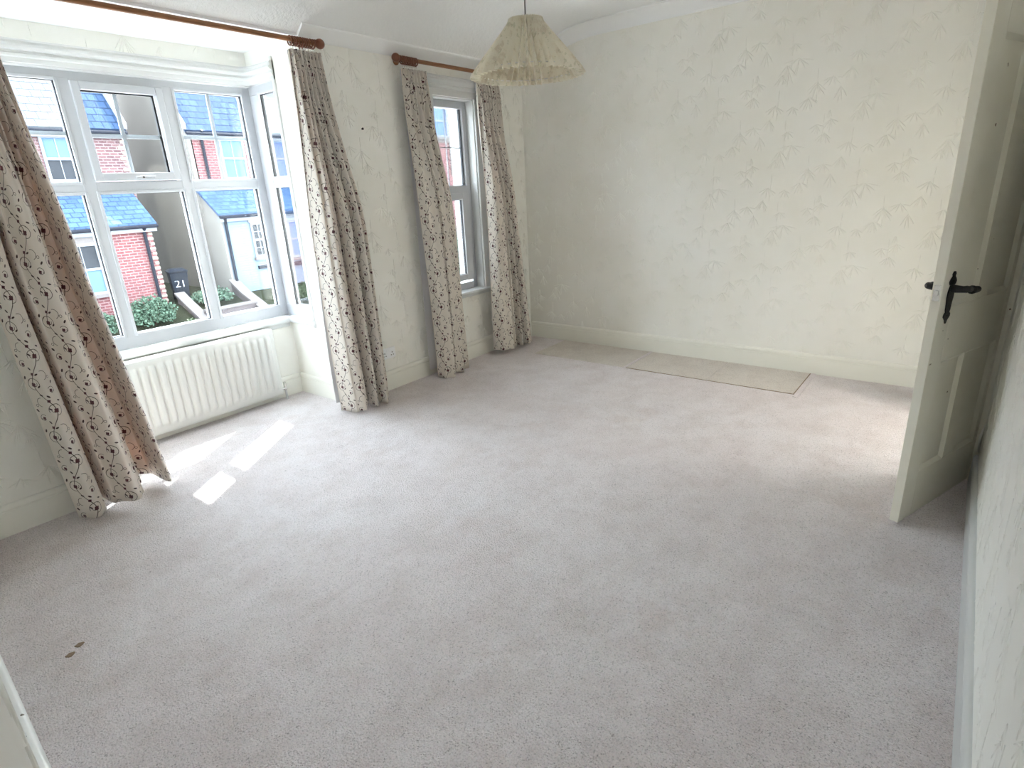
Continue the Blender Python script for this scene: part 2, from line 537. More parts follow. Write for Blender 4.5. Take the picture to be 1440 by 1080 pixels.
# ---- floor: carpet with seams, ridges and dents
def make_floor():
    nx, ny = 400, 340
    x0, x1, y0, y1 = -4.90, 0.30, -3.72, 0.66
    ridges = [(-4.3, -1.9, -1.73, 0.0115, 0.013), (-4.3, -3.4, -2.42, 0.010, 0.013), (-2.8, -0.6, -1.55, 0.008, 0.015), (-3.0, -0.6, -1.02, 0.007, 0.018), (-2.4, -0.6, -2.7, 0.008, 0.015), (-3.6, -1.2, -0.6, 0.007, 0.018)]
    dents = [(-2.56, -2.60), (-2.58, -2.66), (-2.53, -2.64), (-2.62, -2.70), (-1.72, -2.62), (-1.69, -2.66), (-1.76, -2.65), (-2.13, -2.59), (-2.10, -2.70), (-2.10, -1.71), (-3.30, -2.62), (-3.36, -2.68), (-3.32, -2.72), (-2.85, -0.55), (-1.7, -1.2)]
    vs = []
    for j in range(ny + 1):
        y = y0 + (y1 - y0) * j / ny
        for i in range(nx + 1):
            x = x0 + (x1 - x0) * i / nx
            z = 0.0015 * mnoise.noise(Vector((x * 2.3, y * 2.3, 0))) - 0.002
            for a, b, yy, h, wd in ridges:
                if a < x < b and abs(y - yy) < 0.12:
                    yl = yy + 0.02 * math.sin(x * 2.1 + yy * 7)
                    e = min(1, (x - a) * 4, (b - x) * 4)
                    z -= h * e * (0.6 + 0.4 * mnoise.noise(Vector((x * 6, yy, 3)))) * math.exp(-((y - yl) / wd) ** 2)
            for dx, dy in dents:
                r2 = (x - dx) ** 2 + (y - dy) ** 2
                if r2 < 0.01: z -= 0.016 * math.exp(-r2 / 0.0004)
            vs.append((x, y, z))
    fs = [(j * (nx + 1) + i, j * (nx + 1) + i + 1, (j + 1) * (nx + 1) + i + 1, (j + 1) * (nx + 1) + i) for j in range(ny) for i in range(nx)]
    mb = MB().add(vs, fs)
    fl = mb.build('floor', 'carpet', None, smooth=True)
    structure(fl, 'worn beige grey carpet covering the whole empty room', 'floor')
    MB().box(-4.92, 0.32, -3.74, 0.70, -0.12, -0.03).build('subfloor', 'stone', fl)
    # rectangles of less faded carpet along the far wall, standing slightly proud with cut seams
    for a, b in ((-1.345, -0.42), (-2.06, -1.375), (-2.69, -2.065)):
        p = MB().box(-0.535, -0.001, a, b, -0.01, 0.0022).build('carpet_patch', 'carpet_flat', fl, bevel=0.0015)
    MB().box(-0.541, -0.535, -2.70, -1.36, -0.01, 0.0008).build('seam', 'backing', fl)
    MB().box(-0.541, 0.0, -2.697, -2.691, -0.01, 0.0008).build('seam', 'backing', fl)
    MB().box(-0.545, 0.0, -1.372, -1.348, -0.01, 0.004).build('seam_ridge', 'carpet', fl, bevel=0.003)
    MB().box(-0.60, 0.0, -2.735, -2.70, -0.01, 0.005).build('seam_ridge', 'carpet', fl, bevel=0.004)
    # two worn spots where the brown backing shows
    for (hx, hy, rz) in ((-4.505, -1.205, 0.3), (-4.468, -1.175, 0.6)):
        vs = [(hx + (0.014 + 0.003 * math.sin(3 * a + rz)) * math.cos(a), hy + (0.010 + 0.002 * math.cos(4 * a + rz)) * math.sin(a), 0.0012) for a in [i * PI / 6 for i in range(12)]]
        lo = [(x, y, -0.008) for x, y, z in vs]
        MB().add(vs + lo, [tuple(range(12))] + [(i, (i + 1) % 12, 12 + (i + 1) % 12, 12 + i) for i in range(12)]).build('worn_spot', 'backing', fl)
make_floor()

# ---- embossed bamboo leaves on the wallpaper
def bamboo_leaves(name, parent, org, eu, ev, en, width, height, skip=None, seed=1, hgt=0.0029):
    """raised leaf sprays laid on a wall: org lower corner, eu/ev in-plane, en towards the room"""
    rnd = random.Random(seed)
    org, eu, ev, en = Vector(org), Vector(eu), Vector(ev), Vector(en)
    TW, TH = 0.50, 0.56
    mb = MB()
    def leaf(cx, cy, ang, L, wd):
        dx, dy = math.sin(ang), -math.cos(ang)
        px, py = -dy, dx
        bend = 0.10 * math.sin(ang) * L
        pts = []
        for t, hw in ((0, 0.08), (0.22, 0.75), (0.5, 1.0), (0.8, 0.45), (1.0, 0.0)):
            mx, my = cx + dx * L * t + px * bend * t * t, cy + dy * L * t + py * bend * t * t - 0.10 * L * t * t
            pts.append((mx, my, px * wd * hw, py * wd * hw))
        cen = (pts[2][0], pts[2][1])
        if not (0.004 < cen[0] < width - 0.004 and 0.01 < cen[1] < height - 0.01): return
        if skip and skip(*cen): return
        vs, fs = [], []
        for mx, my, ox, oy in pts:
            for q, hh in ((-1, -0.0003), (0, 1), (1, -0.0003)):
                a, b = mx + ox * q, my + oy * q
                vs.append(org + eu * a + ev * b + en * (hgt if hh == 1 and (ox or oy) else -0.0003))
        for i in range(len(pts) - 1):
            fs += [(3 * i, 3 * i + 1, 3 * i + 4, 3 * i + 3), (3 * i + 1, 3 * i + 2, 3 * i + 5, 3 * i + 4)]
        mb.add(vs, fs)
    # sprays of one repeat: x, y, size, number of leaves, spread
    sprays = [(0.09, 0.56, 0.085, 7, 1.0), (0.17, 0.53, 0.065, 6, 1.1), (0.12, 0.47, 0.075, 7, 0.8),
              (0.36, 0.50, 0.060, 6, 1.2), (0.33, 0.41, 0.110, 7, 1.3), (0.40, 0.37, 0.125, 8, 0.7), (0.43, 0.31, 0.075, 6, 0.6),
              (0.10, 0.27, 0.080, 6, 1.3), (0.20, 0.24, 0.095, 7, 0.8), (0.05, 0.20, 0.095, 4, 0.5), (0.24, 0.15, 0.080, 8, 1.0),
              (0.34, 0.10, 0.065, 5, 1.1), (0.46, 0.12, 0.075, 7, 1.0), (0.49, 0.03, 0.085, 6, 0.7), (0.10, 0.06, 0.055, 4, 0.4)]
    shapes = []
    for sx, sy, L, n, spd in sprays:
        for q in range(n):
            a = (q / (n - 1) - 0.5) * 2 * spd + rnd.uniform(-0.12, 0.12)
            shapes.append((sx + rnd.uniform(-0.006, 0.006), sy + rnd.uniform(-0.006, 0.006), a, L * rnd.uniform(0.7, 1.1), rnd.uniform(0.0032, 0.0052)))
    stems = [(0.13, 0.60, 0.02, 0.20), (0.20, 0.33, -0.03, 0.22), (0.38, 0.58, -0.02, 0.24), (0.44, 0.22, 0.03, 0.20)]
    for cx, cy, a, L in stems:
        for q in range(3):
            shapes.append((cx + q * L / 3 * math.sin(a), cy - q * L / 3, a, L / 3.1, 0.0024))
    nx, ny = int(width / TW) + 2, int(height / TH) + 2
    for i in range(-1, nx):
        for j in range(-1, ny):
            oy = j * TH + (TH / 2 if i % 2 else 0)
            for cx, cy, a, L, wd in shapes:
                leaf(i * TW + cx, oy + cy, a, L, wd)
    o = mb.build(name, 'paper', parent, smooth=False)
    tag(o, 'raised bamboo leaf sprays embossed in the wallpaper', kind='stuff')
    return o

# ---- walls
def make_walls():
    # window wall with the bay opening and the small window opening
    wx0, wx1, wz0, wz1 = -1.19, -0.69, 0.60, 2.225
    TOP = 2.95
    yo = 0.30
    mb = MB()
    mb.box(-5.0, BL, YW, yo, -0.1, TOP)
    mb.box(BL, BR_, YW, yo, ZS + 0.001, TOP)
    mb.box(BR_, wx0, YW, yo, -0.1, TOP)
    mb.box(wx0, wx1, YW, yo, -0.1, wz0)
    mb.box(wx0, wx1, YW, yo, wz1, TOP)
    mb.box(wx1, XF + 0.2, YW, yo, -0.1, TOP)
    ww = structure(mb.build('wall_window', 'paper'), 'cream embossed papered wall holding the bay opening and small window', 'wall')
    def skip(a, b):
        x, z = -4.64 + a, 0.157 + b
        return (BL - 0.01 < x < BR_ + 0.01) or (-1.30 < x < -0.58 and 0.56 < z < 2.39) or z > 2.43
    bamboo_leaves('wallpaper_relief', ww, (-4.64, YW, 0.157), (1, 0, 0), (0, 0, 1), (0, -1, 0), 4.65, 2.30, skip, 3)
    # bay walls: below, above the window, and the two returns
    mb = MB()
    mb.box(BL - 0.10, BR_ + 0.10, BY, 0.78, -0.1, 0.60)
    mb.box(BL - 0.10, BR_ + 0.10, BY, 0.78, 2.30, 2.60)
    for s, x in ((1, BR_), (-1, BL)):
        mb.box(x, x + s * 0.10, yo - 0.002, 0.342, -0.1, 2.60)
        mb.box(x, x + s * 0.10, 0.342, BY, -0.1, 0.60)
        mb.box(x, x + s * 0.10, 0.342, BY, 2.30, 2.60)
    wb = structure(mb.build('wall_bay', 'paper'), 'cream papered bay wall below and above the wide white window', 'wall')
    bamboo_leaves('wallpaper_relief', wb, (BL, BY, 2.375), (1, 0, 0), (0, 0, 1), (0, -1, 0), BR_ - BL, 0.085, None, 5)
    # far wall
    fw = structure(MB().box(XF, XF + 0.2, -3.95, YW, -0.1, 2.95).build('wall_far', 'paper'), 'long cream wall with embossed bamboo wallpaper opposite the camera', 'wall')
    bamboo_leaves('wallpaper_relief', fw, (XF, -3.71, 0.157), (0, 1, 0), (0, 0, 1), (-1, 0, 0), 3.72, 2.56, None, 1)
    # right wall with the doorway (x -1.345 .. -0.585)
    dx0, dx1, dz = -1.345, -0.583, 2.045
    mb = MB()
    mb.box(-5.0, dx0, YR - 0.12, YR, -0.1, 2.95)
    mb.box(dx0, dx1, YR - 0.12, YR, dz, 2.95)
    mb.box(dx1, XF + 0.2, YR - 0.12, YR, -0.1, 2.95)
    rw = structure(mb.build('wall_right', 'paper'), 'cream papered wall behind the open door, seen edge on', 'wall')
    def skipr(a, b):
        x, z = -0.0 - a, 0.157 + b
        return dx0 - 0.09 < x < dx1 + 0.09 and z < dz + 0.1
    bamboo_leaves('wallpaper_relief', rw, (0, YR, 0.157), (-1, 0, 0), (0, 0, 1), (0, 1, 0), 4.80, 2.55, skipr, 7, 0.0018)
    # torn strip of wallpaper beside the door frame
    torn = MB().add([(-1.46, YR + 0.001, 0.17), (-1.49, YR + 0.012, 0.20), (-1.475, YR + 0.016, 0.27), (-1.455, YR + 0.002, 0.33), (-1.44, YR + 0.001, 0.25)], [(0, 1, 2, 3, 4)])
    torn.build('torn_paper', 'paper', rw)
    # left wall, a little out of square
    xl = lambda y: left_x(y)
    mb = MB()
    a, b = (xl(0.1), 0.1), (xl(-3.9), -3.9)
    mb.extrude([(0, -0.1), (0, 2.95), (-0.2, 2.95), (-0.2, -0.1)], 0, 1, lambda t, p: (a[0] + (b[0] - a[0]) * t + p[0], a[1] + (b[1] - a[1]) * t, p[1]))
    lw = structure(mb.build('wall_left', 'paper'), 'cream papered wall close beside the camera at the lower corner', 'wall')
    d = Vector((xl(-3.72) - xl(0), -3.72, 0)); L = d.length; d.normalize()
    bamboo_leaves('wallpaper_relief', lw, (xl(0), 0, 0.16), tuple(d), (0, 0, 1), (-d.y, d.x, 0), 2.9, 2.5, None, 9, 0.0022)
make_walls()

# ---- ceiling: flat, a slope down to the window wall, and the bay ceiling
def ceil_curve():
    """the slope from the window wall easing into the flat ceiling"""
    sg = (ZC - ZS) / (YW - YS)
    p0, p1, p2 = (-0.10, ZS + sg * (YW + 0.10)), (YS, ZC), (-0.80, ZC)
    pts = [(YW + 0.01, ZS)]
    for i in range(11):
        t = i / 10
        pts.append(tuple((1 - t) ** 2 * p0[q] + 2 * t * (1 - t) * p1[q] + t * t * p2[q] for q in (0, 1)))
    return pts
def make_ceiling():
    xa, xb = -5.0, XF + 0.05
    mb = MB()
    cv = ceil_curve()
    pr = [(-3.95, ZC)] + cv[::-1] + [(YW + 0.01, ZC + 0.15), (-3.95, ZC + 0.15)]
    mb.extrude(pr, xa, xb, lambda t, p: (t, p[0], p[1]))
    c = structure(smooth_angle(mb.build('ceiling', 'ceil'), 20), 'white stippled ceiling sloping down to the window wall', 'ceiling')
    MB().box(BL - 0.05, BR_ + 0.05, YW + 0.0, 0.77, ZS + 0.006, 2.55).build('bay_ceiling', 'plaster', c)
    MB().box(BL - 0.02, BR_ + 0.0, YW - 0.012, YW + 0.02, ZS - 0.004, ZS + 0.02).build('edge_bead', 'plaster', c)
make_ceiling()

def make_bay_roof():
    mb = MB()
    mb.box(BL - 0.34, BR_ + 0.32, 0.30, 1.0, 2.60, 2.68)
    mb.box(BL - 0.34, BR_ + 0.32, 0.785, 1.0, 2.40, 2.60)
    mb.box(BR_ + 0.105, BR_ + 0.32, 0.30, 0.785, 2.40, 2.60)
    mb.box(BL - 0.34, BL - 0.105, 0.30, 0.785, 2.40, 2.60)
    structure(mb.build('bay_roof', 'pipe'), 'grey lead roof over the bay outside the window', 'roof')
make_bay_roof()

# ---- cornices
def make_cornices():
    d, h = 0.095, 0.100
    prof = [(0, ZC - h), (0.008, ZC - h), (0.010, ZC - h + 0.008)]
    for i in range(7):
        a = i / 6 * PI / 2
        prof.append((d - 0.012 - (d - 0.024) * math.cos(a), ZC - 0.014 - (h - 0.024) * (1 - math.sin(a))))
    prof += [(d - 0.008, ZC - 0.012), (d, ZC - 0.010), (d, ZC + 0.002), (0, ZC + 0.002)]
    mb = MB()
    path = [(-3.715, ZC)] + ceil_curve()[::-1]
    n = len(prof); vs = []
    for y, zc in path:
        vs += [(XF - d_, y, z_ + zc - ZC) for d_, z_ in prof]
    fs = [(i * n + j, i * n + (j + 1) % n, (i + 1) * n + (j + 1) % n, (i + 1) * n + j) for i in range(len(path) - 1) for j in range(n)]
    mb.add(vs, fs + [tuple(range(n)), tuple(range((len(path) - 1) * n, len(path) * n))])
    structure(smooth_angle(mb.build('trim_1', 'plaster'), 30), 'white coved cornice along the top of the bamboo papered wall', 'cornice')
    mb = MB().extrude(prof, left_x(-3.7), XF, lambda t, p: (t, YR + p[0], p[1]))
    structure(smooth_angle(mb.build('trim_2', 'plaster'), 30), 'white coved cornice above the open door', 'cornice')
    # flat angled fillet along the window wall, on both sides of the bay
    sg = (ZC - ZS) / (YW - YS)
    pf = [(YW + 0.002, 2.443), (YW - 0.006, 2.443), (-0.062, 2.443 + 0.063), (-0.066, 2.443 + 0.070), (-0.062, ZS + sg * (YW + 0.062) + 0.01), (YW + 0.002, ZS + 0.02)]
    for n, a, b, lb in ((3, BR_ - 0.005, XF - 0.002, 'white plaster fillet between the bay and the far corner'), (4, -4.66, BL + 0.005, 'white plaster fillet over the far left curtain')):
        mb = MB().extrude(pf, a, b, lambda t, p: (t, p[0], p[1]))
        structure(mb.build('trim_%d' % n, 'plaster'), lb, 'cornice')
make_cornices()

# ---- skirting boards
def skirt(name, a, b, inward, label, mat='gloss', h=0.157):
    """from a to b along the floor line of the front face; inward = unit vector into the wall"""
    a, b = Vector((*a, 0)), Vector((*b, 0)); n = Vector((*inward, 0))
    prof = [(0, 0), (0, h - 0.036), (0.003, h - 0.033), (0.003, h - 0.029), (0.0, h - 0.026), (0.001, h - 0.012), (0.006, h - 0.003), (0.011, h), (T + 0.002, h), (T + 0.002, 0)]
    mb = MB().extrude(prof, 0, 1, lambda t, p: tuple(a.lerp(b, t) + n * p[0] + Vector((0, 0, p[1] - 0.004 * (p[1] == 0)))))
    o = mb.build(name, mat)
    structure(smooth_angle(o, 35), label, 'skirting board')
    return o
skirt('baseboard_far', (0, -3.695), (0, 0), (1, 0), 'cream skirting board along the foot of the bamboo papered wall')
skirt('baseboard_window', (BR_ - T, 0), (0, 0), (0, 1), 'cream skirting board under the small window')
skirt('baseboard_left_of_bay', (-4.64, 0), (BL + T, 0), (0, 1), 'cream skirting board in the corner behind the big left curtain')
skirt('baseboard_bay', (BL + T, BY - T), (BR_ - T, BY - T), (0, 1), 'cream skirting board behind the radiator')
skirt('baseboard_bay_return', (BR_ - T, BY - T), (BR_ - T, 0), (1, 0), 'short cream skirting board on the bay side next to the radiator valve')
skirt('baseboard_bay_left', (BL + T, 0), (BL + T, BY - T), (-1, 0), 'short cream skirting board on the bay side behind the left curtain')
skirt('baseboard_right', (left_x(-3.7), -3.697), (-1.44, -3.697), (0, -1), 'white skirting board of the right wall running up to the door', 'white_gloss')
_a = (left_x(0) + 0.022, 0.0); _b = (left_x(-3.71) + 0.022, -3.71)
_d = Vector((_b[0] - _a[0], _b[1] - _a[1])).normalized()
skirt('baseboard_left', _a, _b, (_d.y, -_d.x), 'chipped white skirting board in the near corner of the carpet', 'chipped', 0.155)

# ------------------------------------------------------------------ bay window
def rect_frame(mb, x0, x1, z0, z1, wx, wz, y0, y1, plane='XZ', c=0):
    """four mitred-looking bars around a light"""
    def bx(a0, a1, z0_, z1_):
        if plane == 'XZ': mb.box(a0, a1, y0, y1, z0_, z1_)
        else: mb.box(y0, y1, a0, a1, z0_, z1_)
    bx(x0, x0 + wx, z0, z1); bx(x1 - wx, x1, z0, z1)
    bx(x0 + wx, x1 - wx, z0, z0 + wz); bx(x0 + wx, x1 - wx, z1 - wz, z1)

def light(parent, a0, a1, z0, z1, pos, depth_dir, plane='XZ', bars=False, bar_mat='upvc', bw=0.011, cross=(0.5, 0.5)):
    """sealed glass unit with a dark gasket; a along X (plane XZ) or Y (plane YZ); pos = glass face"""
    def bx(mb, p0, p1, q0, q1, r0, r1):
        if plane == 'XZ': mb.box(p0, p1, q0, q1, r0, r1)
        else: mb.box(q0, q1, p0, p1, r0, r1)
    g = MB(); q0, q1 = sorted((pos, pos + depth_dir * 0.004))
    bx(g, a0 - 0.012, a1 + 0.012, q0, q1, z0 - 0.012, z1 + 0.012)
    pane = g.build('pane', 'glass', parent)
    k = MB(); w = 0.005
    e0, e1 = sorted((pos - depth_dir * 0.003, pos + depth_dir * 0.018))
    bx(k, a0 - w, a0 + 0.005, e0, e1, z0 - w, z1 + w); bx(k, a1 - 0.005, a1 + w, e0, e1, z0 - w, z1 + w)
    bx(k, a0, a1, e0, e1, z0 - w, z0 + 0.004); bx(k, a0, a1, e0, e1, z1 - 0.004, z1 + w)
    k.build('gasket', 'gasket', pane)
    if bars:
        b0, b1 = sorted((pos + depth_dir * 0.006, pos + depth_dir * 0.016))
        xm = a0 + (a1 - a0) * cross[0]; zm = z0 + (z1 - z0) * cross[1]
        b = MB(); bx(b, xm - bw, xm + bw, b0, b1, z0, z1); b.build('glazing_bar', bar_mat, pane)
        b = MB(); bx(b, a0, a1, b0 + 0.001, b1 + 0.001, zm - bw, zm + bw); b.build('glazing_bar', bar_mat, pane)
    return pane

def make_bay_window():
    W = empty('window_1', (-3.155, 0.715, 0.6))
    structure(W, 'wide white framed bay window with one top opening light', 'window')
    bpy.context.view_layer.update()
    P = W
    def add(mb, name, mat, bevel=0.0, smooth=None):
        o = mb.build(name, mat, None, bevel)
        if smooth: smooth_angle(o, smooth)
        return keep(P, o)
    def add_light(*a, **k):
        p = light(None, *a, **k)
        keep(P, p)
        return p
    yf, yb = 0.712, 0.785
    gL, gR = -3.932, -2.376
    zb, zt0, zt1, zt = 0.716, 1.586, 1.656, 2.204
    m1, m2 = (-3.477, -3.401), (-2.906, -2.833)
    xr, xl = -2.300, -4.010
    b = 0.006
    add(MB().box(xl, xr, yf, yb, 0.622, zb), 'bottom_rail', 'upvc', b)
    add(MB().box(xl, xr, yf, yb, zt, 2.30), 'head_rail', 'upvc', b)
    add(MB().box(xl, xr, yf + 0.001, yb, zt0, zt1), 'transom', 'upvc', b)
    for a0, a1 in (m1, m2):
        add(MB().box(a0, a1, yf - 0.001, yb, 0.70, zt + 0.02), 'mullion', 'upvc', b)
    add(MB().box(gR, xr + 0.07, yf - 0.002, yb + 0.002, 0.622, 2.30), 'corner_post', 'upvc', 0.012)
    add(MB().box(xl - 0.07, gL, yf - 0.002, yb + 0.002, 0.622, 2.30), 'corner_post', 'upvc', 0.012)
    yg = 0.728
    cols = ((gL, m1[0]), (m1[1], m2[0]), (m2[1], gR))
    for i, (a0, a1) in enumerate(cols):
        add_light(a0, a1, zb, zt0, yg, 1)
        if i != 1:
            add_light(a0, a1, zt1, zt, yg, 1, bars=True, cross=(0.5, 0.49))
    # glazing bead around each fixed light
    for i, (a0, a1) in enumerate(cols):
        for z0, z1 in ((zb, zt0), (zt1, zt)):
            if i == 1 and z0 == zt1: continue
            mb = MB(); rect_frame(mb, a0 - 0.016, a1 + 0.016, z0 - 0.016, z1 + 0.016, 0.018, 0.018, yf - 0.006, yf + 0.009)
            add(mb, 'glazing_bead', 'upvc', 0.003)
    # top-hung opening sash
    mb = MB(); rect_frame(mb, -3.408, -2.910, 1.660, 2.207, 0.043, 0.046, yf - 0.020, yf + 0.030)
    s = add(mb, 'sash', 'upvc', 0.005)
    p = light(None, -3.365, -2.953 - 0.016, 1.704, 2.158, yg - 0.008, 1, bars=True, cross=(0.46, 0.47))
    keep(s, p)
    h = MB().box(-3.165, -3.135, yf - 0.030, yf - 0.018, 1.668, 1.690)
    h.box(-3.19, -3.075, yf - 0.045, yf - 0.030, 1.668, 1.684)
    hh = h.build('handle', 'upvc', None, 0.004); keep(s, hh)
    lk = MB().lathe([(0.006, 0), (0.006, 0.004)], (-3.15, yf - 0.047, 1.677), 'Y', 10).build('key_hole', 'slot', None); keep(s, lk)
    # side returns
    for sg, x in ((1, BR_), (-1, BL)):
        xf = x + sg * 0.016; xb = x + sg * 0.066
        y0, y1 = 0.372, 0.592
        o0, o1 = 0.338, 0.715
        for (p0, p1, z0, z1, nm) in ((o0, o1, 0.622, zb, 'bottom_rail'), (o0, o1, zt, 2.30, 'head_rail'), (y0, y1, zt0, zt1, 'transom'), (o0, y0, zb, zt, 'jamb'), (y1, o1, zb, zt, 'jamb')):
            add(MB().box(xf, xb, p0, p1, z0, z1), nm, 'upvc', b)
        gx = xf + sg * 0.016
        add_light(y0, y1, zb, zt0, gx, sg, plane='YZ')
        add_light(y0, y1, zt1, zt, gx, sg, plane='YZ')
        for z0, z1 in ((zb, zt0), (zt1, zt)):
            mb = MB(); rect_frame(mb, y0 - 0.014, y1 + 0.014, z0 - 0.014, z1 + 0.014, 0.016, 0.016, min(xf - sg * 0.005, xf + sg * 0.01), max(xf - sg * 0.005, xf + sg * 0.01), 'YZ')
            add(mb, 'glazing_bead', 'upvc', 0.003)
        # upright architrave on the room side of the return
        ar = MB().box(x - sg * 0.014, x + sg * 0.03, 0.326, 0.352, 0.56, 2.40)
        add(ar, 'architrave', 'white_gloss', 0.005)
    # window board (sill) with rounded nose, following the three sides
    def sillp(d):
        return [(0.0 + d, 0.585), (0.006 + d, 0.580), (0.030 + d, 0.588), (0.10 + d, 0.588), (0.10 + d, 0.630), (0.010 + d, 0.630), (0.002 + d, 0.624), (-0.002 + d, 0.610), (-0.002 + d, 0.595)]
    mb = MB().extrude(sillp(0), BL, BR_, lambda t, p: (t, BY - 0.030 + p[0], p[1]))
    add(mb, 'window_board', 'white_gloss', 0, 40)
    for sg, x in ((1, BR_), (-1, BL)):
        mb = MB().extrude(sillp(0), 0.325, 0.70, lambda t, p: (x - sg * 0.030 + sg * p[0], t, p[1]))
        add(mb, 'window_board', 'white_gloss', 0, 40)
    mb = MB().box(BL + 0.02, BR_ - 0.02, BY - 0.012, BY + 0.02, 0.548, 0.588)
    add(mb, 'apron_mould', 'white_gloss', 0.006)
    # moulded head trim that sweeps round the right-hand corner
    prof = [(0.0, 2.262), (-0.012, 2.262), (-0.014, 2.285), (-0.022, 2.290), (-0.024, 2.303), (-0.018, 2.308), (-0.018, 2.318), (-0.034, 2.324), (-0.038, 2.336), (-0.030, 2.345), (-0.026, 2.352), (-0.030, 2.362), (-0.020, 2.374), (0.0, 2.376), (0.05, 2.376), (0.05, 2.262)]
    path = []
    for sg, x in ((-1, BL), (1, BR_)):
        seg = []
        R = 0.10
        cx, cy = x - sg * R, BY - R
        seg.append((Vector((x, 0.326)), Vector((-sg, 0))))
        for i in range(9):
            a = i / 8 * PI / 2
            n = Vector((sg * math.cos(a), math.sin(a)))
            seg.append((Vector((cx, cy)) + n * R, -n))
        seg = [(p, n) for p, n in seg]
        path += seg if sg == -1 else seg[::-1]
    n = len(prof)
    vs = []
    for p, nn in path:
        for d, z in prof:
            q = p + nn * (-d)
            vs.append((q.x, q.y, z))
    fs = [(i * n + j, i * n + (j + 1) % n, (i + 1) * n + (j + 1) % n, (i + 1) * n + j) for i in range(len(path) - 1) for j in range(n)]
    fs += [tuple(range(n)), tuple(range((len(path) - 1) * n, len(path) * n))]
    add(MB().add(vs, fs), 'head_trim', 'white_gloss', 0, 40)
    # flat lining between head trim and frame
    mb = MB().box(BL, BR_, BY + 0.001, 0.72, 2.255, 2.30)
    add(mb, 'head_lining', 'white_gloss')
make_bay_window()

# ------------------------------------------------------------------ small window
def make_small_window():
    cx = -0.94
    x0, x1, z0, z1 = -1.19, -0.69, 0.62, 2.222
    W = empty('window_2', (cx, 0.10, z0))
    structure(W, 'narrow white framed window with leaded upper light between two curtains', 'window')
    bpy.context.view_layer.update()
    def add(mb, name, mat, bevel=0.0):
        return keep(W, mb.build(name, mat, None, bevel))
    yf = 0.098
    # lining of the opening
    for a, b in ((x0, x0 + 0.012), (x1 - 0.012, x1)):
        add(MB().box(a, b, YW - 0.002, 0.30, z0 - 0.02, z1), 'reveal', 'white_gloss')
    add(MB().box(x0, x1, YW - 0.002, 0.30, z1 - 0.012, z1 + 0.003), 'reveal', 'white_gloss')
    mb = MB(); rect_frame(mb, x0 + 0.010, x1 - 0.010, z0 + 0.01, z1 - 0.01, 0.052, 0.062, yf, yf + 0.07)
    add(mb, 'frame', 'upvc', 0.006)
    gx0, gx1 = cx - 0.178, cx + 0.176
    add(MB().box(x0 + 0.05, x1 - 0.05, yf - 0.001, yf + 0.069, 1.474, 1.536), 'transom', 'upvc', 0.006)
    p = light(None, gx0, gx1, 1.536, 2.156, yf + 0.02, 1, bars=True, bar_mat='spacer', bw=0.004, cross=(0.5, 0.5))
    keep(W, p)
    mb = MB(); rect_frame(mb, gx0 - 0.012, gx1 + 0.012, 0.712, 1.476, 0.088, 0.058, yf - 0.016, yf + 0.03)
    s = add(mb, 'sash', 'upvc', 0.006)
    keep(s, light(None, gx0 + 0.076, gx1 - 0.076, 0.77, 1.418, yf - 0.0, 1))
    h = MB().box(gx0 + 0.005, gx0 + 0.030, yf - 0.028, yf - 0.014, 1.05, 1.09); h.box(gx0 + 0.009, gx0 + 0.026, yf - 0.045, yf - 0.030, 0.97, 1.085)
    keep(s, h.build('handle', 'upvc', None, 0.004))
    # architrave
    for a, b in ((x0 - 0.068, x0 + 0.004), (x1 - 0.004, x1 + 0.068)):
        add(MB().box(a, b, -0.004, YW + 0.001, z0 - 0.03, z1 + 0.06), 'architrave', 'white_gloss', 0.006)
    prof = [(YW + 0.001, z1 - 0.004), (-0.004, z1 - 0.004), (-0.006, z1 + 0.045), (-0.016, z1 + 0.052), (-0.018, z1 + 0.068), (-0.012, z1 + 0.076), (-0.026, z1 + 0.088), (-0.034, z1 + 0.104), (-0.030, z1 + 0.118), (-0.038, z1 + 0.126), (-0.036, z1 + 0.136), (YW + 0.001, z1 + 0.140)]
    mb = MB().extrude(prof, x0 - 0.085, x1 + 0.085, lambda t, p: (t, p[0], p[1]))
    smooth_angle(add(mb, 'head_mould', 'white_gloss'), 40)
    mb = MB().extrude([(YW + 0.001, z0 - 0.045), (-0.004, z0 - 0.040), (-0.006, z0 - 0.022), (-0.026, z0 - 0.018), (-0.032, z0 - 0.004), (-0.026, z0 + 0.010), (0.11, z0 + 0.012), (0.11, z0 - 0.03)], x0 - 0.09, x1 + 0.09, lambda t, p: (t, p[0], p[1]))
    smooth_angle(add(mb, 'window_board', 'white_gloss'), 40)
make_small_window()

# ------------------------------------------------------------------ curtain poles
RY, RZ = -0.080, 2.413
def make_pole(x0, x1, label, brackets):
    P = empty('curtain_pole', ((x0 + x1) / 2, RY, RZ))
    tag(P, label, 'curtain pole', 'wooden curtain poles')
    bpy.context.view_layer.update()
    keep(P, smooth_angle(MB().tube([(x0, RY, RZ), (x1, RY, RZ)], 0.0145, 16).build('pole', 'wood')))
    prof = [(0.0145, 0), (0.020, 0.001), (0.021, 0.008), (0.015, 0.012), (0.015, 0.016), (0.022, 0.020), (0.028, 0.032), (0.030, 0.044), (0.027, 0.056), (0.019, 0.066), (0.008, 0.071), (0.002, 0.072)]
    for sg, x in ((1, x1), (-1, x0)):
        keep(P, smooth_angle(MB().lathe([(r, sg * h) for r, h in prof], (x, RY, RZ), 'X', 20).build('finial', 'wood_ring')))
    for bx_ in brackets:
        mb = MB().lathe([(0.026, YW - 0.001), (0.026, YW - 0.010), (0.013, YW - 0.018), (0.012, RY + 0.020), (0.018, RY + 0.012)], (bx_, 0, RZ), 'Y', 16)
        keep(P, smooth_angle(mb.build('bracket', 'wood')))
    return P
